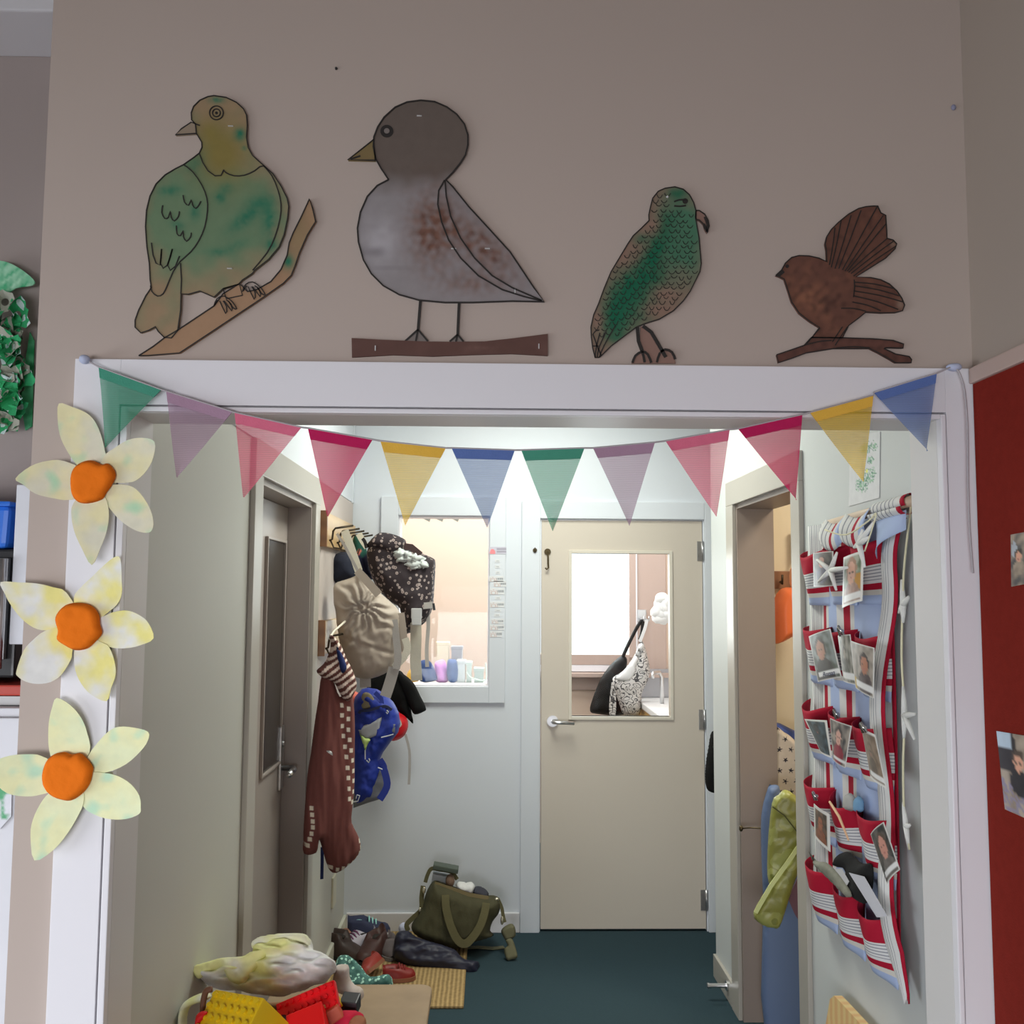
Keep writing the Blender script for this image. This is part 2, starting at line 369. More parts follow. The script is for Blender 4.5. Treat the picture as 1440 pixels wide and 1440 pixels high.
# left wall of the room with a tall window; wall behind the camera with wide windows
m = MB(); W = (-1.0, 1.5, .12, 1.75)
m.box(RX0-.1, RX0, RY0, W[0], 0, ROOFZ); m.box(RX0-.1, RX0, W[1], 2.75, 0, ROOFZ); m.box(RX0-.1, RX0, W[0], W[1], 0, W[2]); m.box(RX0-.1, RX0, W[0], W[1], W[3], ROOFZ)
struct(m.build('wall_left', M_wallF))
m = MB(); V = (-2.4, .3, .12, 1.75)
m.box(RX0, V[0], RY0-.1, RY0, 0, ROOFZ); m.box(V[1], RX1, RY0-.1, RY0, 0, ROOFZ); m.box(V[0], V[1], RY0-.1, RY0, 0, V[2]); m.box(V[0], V[1], RY0-.1, RY0, V[3], ROOFZ)
struct(m.build('wall_rear', M_wallF))
# alcove to the left of the opening
AY = 2.62
struct(MB().box(RX0, -.886, AY, AY+.1, 0, ROOFZ).build('wall_alcove', mat('mauve_wall_paint', (.42, .355, .335), .75, .03, 2)))
struct(MB().box(WX0, XL-.02, 1.97, AY, 0, ROOFZ).build('wall_partition', M_wallF))
zb = PY(2.45)(40, 31).z
struct(MB().box(RX0, WX0-.002, 2.40, AY, zb, zb+.16, b=.006).build('trim_6', M_white))
# hall walls
m = MB(); DY0, DY1, DH = 2.93, 3.83, 2.02
m.box(XL-.02, XL, 1.97, AY, 0, CEIL); m.box(XL-.16, XL, AY+.1, DY0, 0, CEIL); m.box(XL-.02, XL, AY, AY+.1, 0, CEIL)
m.box(XL-.16, XL, DY0, DY1, DH, CEIL); m.box(XL-.16, XL, DY1, YB, 0, CEIL)
struct(m.build('wall_hall_left', M_hallL))
# paint change above picture-rail height and mushroom panel behind the coat hooks
struct(MB().box(XL, XL+.004, 1.98, YB-.005, 2.125, CEIL).build('trim_7', M_hallw))
struct(MB().box(XL, XL+.010, 3.945, YB-.02, 1.05, 2.118, b=.002).build('trim_8', M_pink))
struct(MB().box(XL, XL+.012, YB-.03, YB-.002, 2.12, 2.60, b=.002).build('trim_9', M_hallw))
JX = XL-.092
m = MB(); m.box(XL-.16, XL, DY0, DY0+.02, 0, DH); m.box(XL-.16, XL, DY1-.02, DY1, 0, DH); m.box(XL-.16, XL, DY0+.02, DY1-.02, DH-.02, DH)
struct(m.build('trim_10', M_taupe))
m = MB(); m.box(XL, XL+.016, DY0-.095, DY0+.006, 0, DH+.0, b=.003); m.box(XL, XL+.016, DY1-.006, DY1+.095, 0, DH, b=.003); m.box(XL, XL+.016, DY0-.095, DY1+.095, DH, DH+.105, b=.003)
struct(m.build('trim_11', M_arch))
# hall door on the left, with narrow glazed slit
dr = struct(MB().box(JX-.04, JX, DY0+.022, DY1-.022, .01, DH-.022, b=.002).build('door_1', M_taupe))
s0, s1 = PL(JX)(374, 758), PL(JX)(391, 1070)
ya, yb2, za, zb2 = s0.y, s1.y, s1.z, s0.z
m = MB(); w = .010
m.box(JX, JX+.012, ya-w, ya, za-w, zb2+w, b=.002); m.box(JX, JX+.012, yb2, yb2+w, za-w, zb2+w, b=.002); m.box(JX, JX+.012, ya, yb2, zb2, zb2+w, b=.002); m.box(JX, JX+.012, ya, yb2, za-w, za, b=.002)
m.build('glazing_bead', M_taupe, dr)
MB().box(JX, JX+.004, ya, yb2, za, zb2).build('pane', mat('dark_glass', (.045, .036, .03), .25, spec=.35), dr)
hp = PL(JX)(393, 1065)
hd = MB().box(JX, JX+.012, hp.y-.03, hp.y+.03, hp.z-.12, hp.z+.12, b=.004).build('handle_plate', M_steel, dr)
MB().tube([(JX+.01, hp.y, hp.z-.04), (JX+.055, hp.y, hp.z-.04), (JX+.06, hp.y-.02, hp.z-.04), (JX+.062, hp.y-.12, hp.z-.045)], .011, 10).build('lever', M_steel, hd, True)
MB().disc((JX+.012, hp.y, hp.z+.05), (1, 0, 0), .012, .006).build('lock_cylinder', M_steel, hd)
# back wall: window opening and doorway
g0, g1 = WB(563, 727), WB(685, 963)
GX0, GX1, GZ0, GZ1 = g0.x, g1.x, g1.z, g0.z
d0, d1 = WB(760, 1000).x, WB(991, 1000).x; DT = 2.045
m = MB(); Y2 = YB+.11; HX1 = 1.75
m.box(XL-.16, GX0-.02, YB, Y2, 0, CEIL); m.box(GX0-.02, GX1+.02, YB, Y2, 0, GZ0-.02); m.box(GX0-.02, GX1+.02, YB, Y2, GZ1+.02, CEIL)
m.box(GX1+.02, d0-.02, YB, Y2, 0, CEIL); m.box(d0-.02, d1+.02, YB, Y2, DT+.02, CEIL); m.box(d1+.02, HX1, YB, Y2, 0, CEIL)
struct(m.build('wall_back', M_hallw))
# interior window: frame, sill lining, pane
wf = MB(); ox0, ox1, oz0, oz1 = WB(535, 800).x, WB(711, 800).x, WB(640, 988).z, WB(640, 699).z
wf.box(ox0, GX0-.008, YB-.018, YB, oz0, oz1, b=.003); wf.box(GX1+.008, ox1, YB-.018, YB, oz0, oz1, b=.003)
wf.box(GX0-.008, GX1+.008, YB-.018, YB, GZ1+.008, oz1, b=.003); wf.box(GX0-.008, GX1+.008, YB-.018, YB, oz0, GZ0-.008, b=.003)
w1 = struct(wf.build('window_1', M_hallw))
m = MB(); t = .02
m.box(GX0-t, GX0, YB, Y2, GZ0-t, GZ1+t); m.box(GX1, GX1+t, YB, Y2, GZ0-t, GZ1+t); m.box(GX0, GX1, YB, Y2, GZ0-t, GZ0); m.box(GX0, GX1, YB, Y2, GZ1, GZ1+t)
m.build('window_frame', M_white, w1)
MB().box(GX0, GX1, YB+.05, YB+.056, GZ0, GZ1).build('pane', mat_glass('clear_glass', gloss=.012), w1)
# back door
m = MB(); m.box(d0-.02, d0, YB, Y2, 0, DT); m.box(d1, d1+.02, YB, Y2, 0, DT); m.box(d0-.02, d1+.02, YB, Y2, DT, DT+.02)
struct(m.build('trim_12', M_hallw))
m = MB(); a0, a1, az = WB(733, 900).x, min(WB(1001, 900).x+.03, 1.2), WB(870, 706).z
m.box(a0, d0-.004, YB-.018, YB, 0, az, b=.003); m.box(d1+.006, a1, YB-.018, YB, 0, az, b=.003); m.box(d0-.004, d1+.006, YB-.018, YB, DT+.004, az, b=.003)
struct(m.build('trim_13', M_hallw))
dg0, dg1 = WB(804, 778), WB(943, 1008); e0, e1, ez0, ez1 = dg0.x, dg1.x, dg1.z, dg0.z
YD = YB+.004; YD2 = YD+.04
m = MB(); m.box(d0+.004, e0, YD, YD2, .012, DT-.004); m.box(e1, d1-.004, YD, YD2, .012, DT-.004); m.box(e0, e1, YD, YD2, .012, ez0); m.box(e0, e1, YD, YD2, ez1, DT-.004)
bd = struct(m.build('door_2', M_door))
m = MB(); w = .016
m.box(e0-w, e0, YD-.008, YD2+.004, ez0-w, ez1+w, b=.002); m.box(e1, e1+w, YD-.008, YD2+.004, ez0-w, ez1+w, b=.002); m.box(e0, e1, YD-.008, YD2+.004, ez1, ez1+w, b=.002); m.box(e0, e1, YD-.008, YD2+.004, ez0-w, ez0, b=.002)
m.build('glazing_bead', mat('cream_bead_paint', (.68, .63, .54), .45), bd)
MB().box(e0, e1, YD+.018, YD+.024, ez0, ez1).build('pane', mat_glass('clear_door_glass', gloss=.012), bd)
lp = WB(777, 1014)
ro = MB().disc((lp.x, YD, lp.z), (0, -1, 0), .028, .012, 28).build('handle_rose', M_steel, bd, False)
MB().tube([(lp.x, YD-.01, lp.z), (lp.x, YD-.05, lp.z), (lp.x+.012, YD-.056, lp.z), (lp.x+.105, YD-.056, lp.z-.004)], .0095, 12).build('lever', M_steel, ro, True)
for hy in (775, 1012, 1266):
    h = WB(989, hy); hm = MB().box(d1-.030, d1+.012, YD-.004, YD, h.z-.05, h.z+.05, b=.001)
    hh = hm.build('hinge', mat('worn_hinge_metal', (.38, .37, .36), .35, .15, 60, metal=.9), bd)
    MB().tube([(d1-.002, YD-.008, h.z-.05), (d1-.002, YD-.008, h.z+.05)], .006, 10).build('hinge_pin', M_steel, hh, True)
hk = WB(770, 776); M_brass = mat('dark_aged_brass', (.10, .075, .04), .4, .1, 30, metal=.8)
k = tag(MB().disc((hk.x, YD, hk.z), (0, -1, 0), .017, .006, 16).tube([(hk.x, YD-.008, hk.z), (hk.x+.002, YD-.016, hk.z-.03), (hk.x+.002, YD-.016, hk.z-.06), (hk.x+.004, YD-.018, hk.z-.082), (hk.x-.006, YD-.02, hk.z-.09), (hk.x-.012, YD-.02, hk.z-.082)], .0045, 8).build('cabin_hook', M_brass, None), 'dark brass hook latch hanging near the top corner of the cream door', 'hook')
ey = WB(752, 774)
tag(MB().disc((ey.x, YB-.018, ey.z), (0, -1, 0), .011, .006, 16).tube([(ey.x, YB-.022, ey.z+.012), (ey.x, YB-.034, ey.z), (ey.x, YB-.022, ey.z-.012)], .003, 8).build('hook_eye', M_brass), 'small dark hook eye screwed to the white door frame beside the latch', 'hook')
# baseboards
struct(MB().box(XL+.016, a0-.002, YB-.016, YB, 0, .095, b=.004).build('baseboard_back', M_white))
struct(MB().box(XL, XL+.016, DY1+.096, YB-.001, 0, .085, b=.004).build('baseboard_left', mat('cream_skirting_paint', (.66, .66, .56), .4)))
# right wall of the hall with doorway into the store room
NY0, NY1, NH, WE = 3.135, 3.905, 2.034, 4.345
m = MB(); X2 = XR+.15
m.box(XR, X2, 1.97, NY0, 0, CEIL); m.box(XR, X2, NY0, NY1, NH, CEIL); m.box(XR, X2, NY1, WE, 0, CEIL)
m.box(.98, XR, 1.9701, 1.99, 0, CEIL)
struct(m.build('wall_hall_right', mat('pale_grey_hall_paint', (.64, .67, .665), .55, .02, 2)))
m = MB(); m.box(XR, X2, NY0, NY0+.018, 0, NH); m.box(XR, X2, NY1-.018, NY1, 0, NH); m.box(XR, X2, NY0+.018, NY1-.018, NH-.018, NH)
struct(m.build('trim_14', mat('taupe_pink_jamb_paint', (.31, .255, .225), .4, .03, 2)))
m = MB(); m.box(XR-.016, XR, NY0-.085, NY0+.004, 0, NH, b=.003); m.box(XR-.016, XR, NY1-.004, NY1+.105, 0, NH, b=.003); m.box(XR-.016, XR, NY0-.085, NY1+.105, NH, NH+.10, b=.003)
struct(m.build('trim_15', M_arch))
struct(MB().box(XR-.014, XR, NY1+.107, WE, 0, .095, b=.003).build('baseboard_right', M_arch))
# recess beyond the right wall, store room
struct(MB().box(HX1, HX1+.1, WE-.1, Y2, 0, CEIL).build('wall_recess', M_hallw))
struct(MB().box(X2, 3.0, WE-.1, WE-.02, 0, CEIL).build('wall_store', M_cream))
m = MB(); m.box(2.95, 3.05, 1.97, WE-.1, 0, CEIL); m.box(X2, 2.95, 1.97, 2.07, 0, CEIL); struct(m.build('wall_store_side', M_cream))
struct(MB().box(-.86, 3.1, 1.9702, Y2, CEIL, CEIL+.08).build('ceiling_hall', mat('hall_ceiling_paint', (.8, .82, .79), .8)))
# room beyond the back wall
BX0, BX1, BY1 = -1.6, 2.1, 6.6
fw = PY(BY1); fx0, fx1, fz0, fz1 = .15, fw(888, 850).x, fw(820, 920).z, 2.35
m = MB(); m.box(BX0, fx0, BY1, BY1+.12, 0, CEIL); m.box(fx1, BX1, BY1, BY1+.12, 0, CEIL); m.box(fx0, fx1, BY1, BY1+.12, 0, fz0); m.box(fx0, fx1, BY1, BY1+.12, fz1, CEIL)
struct(m.build('wall_far', M_peach))
m = MB(); m.box(BX0-.1, BX0, Y2, BY1+.12, 0, CEIL); m.box(BX1, BX1+.1, Y2, BY1+.12, 0, CEIL); struct(m.build('wall_far_side', M_peach))
struct(MB().box(BX0-.1, BX1+.1, Y2, BY1+.12, CEIL, CEIL+.08).build('ceiling_far', M_hallw))
fwn = MB(); t = .045; q = fw(936, 850).x
fwn.box(fx1-.02, fx1+.03, BY1-.03, BY1+.02, fz0-.02, fz1, b=.003); fwn.box(fx1+.034, q, BY1-.022, BY1, fz0-.15, fz1, b=.004)
fwn.box(fx0, fx1-.02, BY1-.03, BY1+.02, fz0-.07, fz0, b=.003)
fwin = struct(fwn.build('window_2', M_brownj))
MB().box(fx1+.026, fx1+.036, BY1-.034, BY1-.0, fz0-.06, fz1, b=.002).box(fx0, fx1+.02, BY1-.034, BY1, fz0-.115, fz0-.072, b=.002).build('white_beading', M_white, fwin)
sl = MB().box(fx0, q+.05, BY1-.09, BY1, fz0-.15, fz0-.12, b=.004).box(fx0, q, BY1-.02, BY1, fz0-.24, fz0-.152, b=.003).build('sill', M_brownj, fwin)
MB().box(fx0, fx1-.02, BY1+.04, BY1+.045, fz0, fz1).build('pane', mat_glass('far_glass', gloss=.01), fwin)
# ================================================================== DECORATIONS ON THE FRONT WALL
K = .66
INK = mat('black_marker_ink', (.022, .018, .016), .6)
M_edge = None
BW = PY(YF-.001)
def bird(name, label, pts, o):
    return thing(name, label, 'wall decoration', BW(*o), 'painted bird cut-outs')
T6 = .006
# ---- green pigeon on a branch
c = crop((160, 110), .2847)
b1 = bird('bird_cutout', 'green and tan painted pigeon cut-out perched on a rising branch', None, (305, 500))
tan, grn, teal, olv = A(128, 108, 84, K), A(88, 108, 82, K), A(30, 92, 70, K), A(110, 98, 52, K)
def col1(x, y):
    X, Y = (x-160)/.2847, (y-110)/.2847
    k = .8*gauss(X, Y, 310, 650, 200, 330)+.95*gauss(X, Y, 620, 640, 260, 220)+.4*gauss(X, Y, 560, 850, 280, 150)+.35*nz(X, Y, .012)
    q = mixc(tan, grn, k*1.3)
    q = mixc(q, olv, 1.1*gauss(X, Y, 540, 380, 130, 150)+.5*gauss(X, Y, 470, 260, 60, 60))
    for (cx, cy_, rx, ry, a, w) in ((628, 285, 26, 30, 0, .95), (648, 352, 12, 10, 0, .6), (515, 115, 40, 18, 0, .7), (280, 560, 60, 26, 0, .7), (405, 670, 24, 40, 0, .7), (530, 595, 28, 30, 0, .75), (560, 550, 34, 24, 0, .55), (660, 690, 110, 38, -.7, .75), (770, 690, 36, 110, 0, .75), (720, 620, 60, 30, 0, .6), (780, 830, 30, 30, 0, .7), (520, 865, 60, 22, 0, .55), (610, 830, 70, 24, -.4, .4), (320, 730, 40, 24, .5, .5), (405, 430, 40, 60, .5, .5)):
        q = mixc(q, teal, w*1.15*gauss(X, Y, cx, cy_, rx, ry, a)*(1+.5*nz(X, Y, .05, 4)))
    return q
body = c([(413, 280), (409, 235), (390, 215), (388, 180), (400, 148), (430, 118), (470, 100), (500, 95), (560, 104), (610, 128), (645, 160), (660, 190), (664, 240), (660, 300), (668, 350), (690, 390), (740, 435), (790, 480), (830, 540), (860, 600), (868, 640), (862, 700), (845, 780), (820, 840), (770, 900), (700, 955), (690, 970), (640, 1003), (620, 1025), (545, 1045), (500, 1087), (430, 1057), (375, 1073), (338, 1070), (336, 1150), (322, 1250), (290, 1288), (255, 1285), (225, 1255), (212, 1232), (180, 1250), (140, 1263), (112, 1235), (112, 1200), (130, 1150), (165, 1080), (192, 1040), (186, 1000), (182, 920), (170, 840), (163, 740), (168, 660), (185, 590), (215, 530), (260, 485), (310, 455), (350, 435), (400, 400), (428, 378), (441, 350), (440, 325), (425, 300)])
MB().board(body, BW, T6, 0, 3.5, col=col1).build('body', mat_paint('painted_board'), b1)
br = c([(130, 1375), (200, 1330), (255, 1288), (320, 1250), (500, 1130), (545, 1070), (625, 1020), (665, 1060), (710, 1050), (780, 1010), (830, 950), (860, 880), (870, 820), (890, 770), (930, 690), (970, 603), (985, 650), (1000, 715), (960, 780), (920, 870), (900, 930), (880, 980), (840, 1020), (740, 1090), (500, 1250), (330, 1362), (180, 1374)])
brc = A(136, 108, 84, K)
MB().board(br, BW, T6, -.0004, 4, col=lambda x, y: mixc(mixc(brc, A(112, 100, 70, K), .6*gauss(x, y, 420, 330, 20, 40)), teal, 1.1*gauss(x, y, 406, 369, 8, 10))).build('branch', mat_paint('painted_board'), b1)
MB().board(c([(413, 281), (310, 288), (340, 258), (370, 235), (388, 226), (410, 235)]), BW, T6+.001, 0).build('beak', mat('grey_tan_paint', A(122, 108, 92, K), .7), b1)
L = [body+[body[0]], br+[br[0]], c([(413, 281), (310, 288), (340, 258), (388, 226), (430, 242)]),
     c([(428, 380), (445, 425), (470, 465), (505, 490), (535, 488), (548, 460)]), c([(548, 460), (560, 475), (600, 490), (650, 487), (700, 465), (725, 445), (745, 442)]),
     c([(350, 435), (395, 470), (440, 535), (465, 600), (468, 660), (455, 740), (425, 810), (385, 865), (335, 910), (300, 960), (270, 1030), (250, 1070), (222, 1082), (195, 1060), (188, 1030)]),
     c([(745, 442), (785, 490), (815, 560), (830, 630), (825, 700), (800, 790), (760, 870), (690, 955)]), c([(335, 920), (340, 1000), (337, 1070)]),
     c([(348, 585), (355, 620), (375, 635), (388, 608), (395, 635), (410, 650), (425, 635), (435, 615)]), c([(248, 635), (243, 670), (258, 700), (275, 695), (285, 665), (290, 695), (305, 712), (325, 690), (330, 665)]), c([(315, 735), (318, 775), (335, 785), (348, 760), (350, 790), (365, 812), (385, 790), (388, 770)]),
     c([(192, 820), (200, 880), (215, 920), (235, 930), (240, 890), (242, 850)]), c([(242, 850), (236, 920), (250, 945), (270, 930), (285, 890), (295, 850)]), c([(295, 850), (272, 930), (285, 955), (310, 935), (330, 885)]),
     c([(545, 1045), (625, 1022), (640, 1078), (560, 1095), (545, 1045)])]
fe = []
for fx, fy in ((500, 1130), (640, 1060)):
    fe += [c([(fx, fy), (fx+15, fy-35), (fx+50, fy-48), (fx+90, fy-20), (fx+112, fy+15), (fx+95, fy+10), (fx+72, fy-22)]), c([(fx+28, fy-25), (fx+58, fy+38), (fx+62, fy+5), (fx+45, fy-25)]), c([(fx+50, fy-25), (fx+88, fy+25), (fx+84, fy-8), (fx+60, fy-30)]), c([(fx+18, fy-30), (fx+5, fy-5)])]
mo = MB()
for i, q in enumerate(L): mo.ink([q], BW, T6+.0008, .0022, 2 if len(q) > 6 and q[0] != q[-1] else 0)
mo.ink(fe, BW, T6+.0008, .002, 2); mo.build('ink_outline', INK, b1)
e = MB(); ec = c([(512, 180)])[0]
for r in (34, 19): e.ink([[(ec[0]+r*.2847*math.cos(t*math.pi/9), ec[1]+r*.2847*math.sin(t*math.pi/9)) for t in range(19)]], BW, T6+.0008, .0022, 0)
e.disc(BW(*ec)+Vector((0, -T6-.0004, 0)), (0, -1, 0), .0028, .0012, 12); e.build('eye', INK, b1)
STP = mat('bright_staple', (.8, .8, .8), .3, metal=.5)
for p in ((582, 245), (577, 946)): q = BW(*c([p])[0]); MB().box(q.x-.005, q.x+.005, q.y-T6-.0025, q.y-T6+.002, q.z-.0008, q.z+.0008).build('staple', STP, b1)
# ---- round grey bird
c = crop((470, 120), .27778)
b2 = bird('bird_cutout', 'grey-brown round-headed bird cut-out standing on a brown strip', None, (632, 500))
dk, gy, rd = A(86, 76, 70, K), A(122, 117, 118, K), A(104, 74, 62, K)
def col2(x, y):
    X, Y = (x-470)/.27778, (y-120)/.27778
    q = mixc(dk, gy, (Y-440)/130+.25*nz(X, Y, .012)) if Y > 300 else dk
    q = mixc(q, A(150, 146, 150, K), .8*gauss(X, Y, 240, 800, 90, 110)*(1+.6*nz(X, Y, .02, 2))); q = mixc(q, A(100, 96, 98, K), .7*gauss(X, Y, 200, 850, 70, 25)+.5*gauss(X, Y, 290, 930, 110, 10))
    k = .9*gauss(X, Y, 500, 740, 120, 190)+.75*gauss(X, Y, 760, 830, 220, 90, .75)+.5*gauss(X, Y, 690, 1010, 140, 60)
    q = mixc(q, mixc(rd, A(84, 58, 48, K), .5+1.2*nz(X, Y, .035, 7)), k*(1.0+.9*nz(X, Y, .03, 9)))
    return q
hd = c([(277, 485), (240, 430), (212, 380), (200, 320), (203, 270), (222, 220), (255, 170), (310, 120), (370, 94), (440, 85), (510, 92), (570, 118), (620, 155), (660, 205), (677, 260), (677, 310), (665, 360), (640, 400), (600, 450), (565, 485)])
bo = c([(565, 485), (600, 520), (680, 620), (790, 740), (890, 850), (950, 940), (1010, 1030), (1062, 1101), (900, 1098), (700, 1105), (560, 1105), (430, 1093), (330, 1065), (250, 1020), (190, 960), (150, 890), (125, 800), (120, 730), (135, 650), (170, 570), (220, 515), (277, 485)])
full = hd+bo[1:-1]
MB().board(full, BW, T6, 0, 3.5, col=col2).build('body', mat_paint('painted_board'), b2)
bk = c([(203, 282), (72, 385), (210, 388)])
MB().board(bk, BW, T6, -.0003).build('beak', mat('olive_beak_paint', A(104, 88, 56, K), .7), b2)
MB().ink([full+[full[0]], bk[::-1]+[c([(210, 388)])[0]], c([(85, 382), (135, 365)]), c([(560, 487), (530, 540), (525, 610), (545, 700), (580, 790), (640, 880), (730, 970), (850, 1040), (960, 1075), (1050, 1097)]), c([(562, 490), (568, 570), (590, 670), (640, 780), (710, 880), (800, 970), (900, 1030), (1050, 1095)])], BW, T6+.0008, .003, 0).build('ink_outline', INK, b2)
for a, b_ in (((437, 1092), (425, 1242)), ((632, 1105), (625, 1268))):
    MB().strip([BW(*q)+BW.n*.003 for q in c([a, b_])], .0052, .004, BW.n).build('leg', INK, b2)
for p, q in (((425, 1240), ((360, 1299), (475, 1299))), ((625, 1265), ((585, 1301), (655, 1301)))):
    tri = c([p, *q]); f_ = MB().board(tri, BW, .004, 0).build('foot', mat('grey_foot_paint', A(104, 96, 92, K), .7), b2)
    MB().ink([[tri[0], tri[1]], [tri[0], tri[2]], [tri[0], ((tri[1][0]+tri[2][0])/2-1, tri[1][1])]], BW, .0048, .0036, 0).build('toe', INK, f_)
pe = c([(90, 1283), (250, 1292), (450, 1300), (600, 1302), (760, 1300), (900, 1285), (1080, 1262), (1080, 1372), (900, 1362), (700, 1367), (500, 1375), (300, 1368), (92, 1380)])
MB().board(pe, BW, T6, 0, 4, col=lambda x, y: mixc(A(78, 54, 48, K), A(104, 78, 70, K), .35*nz(x, y, .05)+.5*gauss(x, y, 675, 490, 22, 3)*(nz(x, y, .3)+.6))).build('perch', mat_paint('painted_board'), b2)
ec = BW(*c([(268, 240)])[0])
ey = MB().disc(ec+BW.n*(T6-.0004), BW.n, .0128, .0016, 28).build('eye', INK, b2)
MB().disc(ec+BW.n*(T6+.001), BW.n, .0055, .0012, 18).build('pupil', mat('grey_foot_paint', A(104, 96, 92, K)), ey)
for p in ((210, 1335), (1035, 1325), (915, 1047), (432, 163), (605, 833), (775, 833)):
    q = BW(*c([p])[0]); v = p[0] in (210, 1035, 915); w, h = (.001, .005) if v else (.005, .001)
    MB().box(q.x-w, q.x+w, q.y-T6-.002, q.y-T6+.002, q.z-h, q.z+h).build('staple', STP, b2)
# ---- emerald hook-billed parrot
c = crop((810, 240), .19444)
b3 = bird('bird_cutout', 'emerald green parrot cut-out with scalloped feathers and hooked beak', None, (900, 510))
pk, g3, dg = A(122, 96, 84, K), A(60, 98, 76, K), A(12, 82, 58, K)
def col3(x, y):
    X, Y = (x-810)/.19444, (y-240)/.19444
    q = mixc(pk, g3, 1.3*gauss(X, Y, 760, 480, 200, 330)+.2*nz(X, Y, .01))
    for cx, cy_, rx, ry, a, w in ((620, 420, 50, 110, .2, 1), (560, 620, 70, 230, .35, 1.1), (430, 900, 190, 260, .5, 1.3), (300, 1020, 110, 200, .5, 1.1), (730, 170, 70, 50, 0, .9), (480, 500, 80, 40, 0, .6), (290, 1180, 80, 80, 0, .9), (540, 760, 90, 140, 0, .6)):
        q = mixc(q, dg, w*gauss(X, Y, cx, cy_, rx, ry, a)*(1+.35*nz(X, Y, .02, 5)))
    for cx, cy_, rx, ry in ((540, 400, 70, 70), (330, 620, 60, 70), (640, 900, 110, 60), (600, 1010, 130, 60), (150, 1090, 40, 90)): q = mixc(q, pk, .85*gauss(X, Y, cx, cy_, rx, ry))
    return q
b3p = c([(525, 370), (522, 330), (535, 270), (550, 210), (590, 160), (640, 138), (710, 128), (770, 145), (815, 185), (845, 240), (862, 300), (858, 345), (868, 400), (885, 500), (893, 600), (900, 680), (890, 740), (860, 800), (820, 880), (770, 950), (700, 1020), (600, 1080), (490, 1115), (430, 1140), (330, 1215), (250, 1275), (180, 1345), (165, 1357), (135, 1357), (118, 1290), (108, 1210), (105, 1140), (125, 1050), (160, 970), (200, 860), (250, 740), (310, 640), (370, 540), (410, 480), (470, 425)])
MB().board(b3p, BW, T6, 0, 3, col=col3).build('body', mat_paint('painted_board'), b3)
kb = c([(862, 298), (885, 298), (925, 325), (950, 370), (957, 410), (942, 460), (925, 430), (915, 395), (888, 368), (862, 360)])
MB().board(kb, BW, T6, -.0003).build('beak', mat('pinkish_beak_paint', A(118, 92, 82, K), .7), b3)
MB().ink([c([(925, 345), (945, 400), (942, 455)]), c([(918, 395), (930, 420), (940, 450)])], BW, T6+.001, .0045, 2).build('beak_tip', INK, b3)
lg = c([(465, 1130), (505, 1140), (560, 1190), (610, 1290), (660, 1300), (700, 1330), (718, 1397), (400, 1397), (430, 1345), (470, 1312), (460, 1240)])
MB().board(lg, BW, T6-.001, 0).build('foot_board', mat('pinkish_beak_paint', A(118, 92, 82, K), .7), b3)
MB().ink([c([(440, 1140), (448, 1240), (475, 1312)]), c([(480, 1130), (540, 1175), (590, 1260), (645, 1355)])], BW, T6, .0068, 0, .002).build('leg', INK, b3)
MB().ink([c(q) for q in (((405, 1395), (425, 1345), (475, 1315), (515, 1335), (540, 1395)), ((475, 1315), (485, 1350), (492, 1392)), ((580, 1392), (600, 1330), (640, 1300), (690, 1320), (712, 1370)))], BW, T6, .0046, 2, .002).build('claw', INK, b3)
mo = MB().ink([b3p+[b3p[0]], kb+[kb[0]]], BW, T6+.0008, .0022, 0)
P3 = np.array(b3p); random.seed(3)
for j in range(28):
    for i in range(15):
        X, Y = 150+i*56+(j % 2)*28+random.uniform(-9, 9), 190+j*37+random.uniform(-7, 7)
        q = np.array([c([(X, Y)])[0]])
        if not inside(q, P3)[0] or segdist(q, P3)[0] < 5 or (X > 680 and Y < 300): continue
        w, h = random.uniform(15, 24), random.uniform(16, 28); tl = -.5 if X < 520 and Y > 600 else 0
        mo.ink([c([(X-w, Y-h*.5-tl*8), (X-w*.5, Y+h*.35), (X+w*.35, Y+h*.45), (X+w, Y-h*.45+tl*14)])], BW, T6+.0008, .0013, 2, .001)
mo.ink([c(q) for q in (((118, 1275), (160, 1275)), ((135, 1357), (145, 1275), (170, 1180)), ((150, 1357), (165, 1280), (215, 1170)), ((165, 1357), (200, 1270), (280, 1130)), ((180, 1345), (120, 1190), (165, 1160)))], BW, T6+.0008, .0022, 2)
mo.build('ink_outline', INK, b3)
MB().ink([c([(705, 235), (740, 222), (790, 220)]), c([(705, 265), (750, 268), (790, 262)])], BW, T6+.0008, .003, 2).disc(BW(*c([(785, 230)])[0])+BW.n*T6, BW.n, .0055, .0015, 14).build('eye', INK, b3)
q = BW(*c([(657, 198)])[0]); MB().ball(q+BW.n*T6, .0028, 8, 6).build('pin', STP, b3)
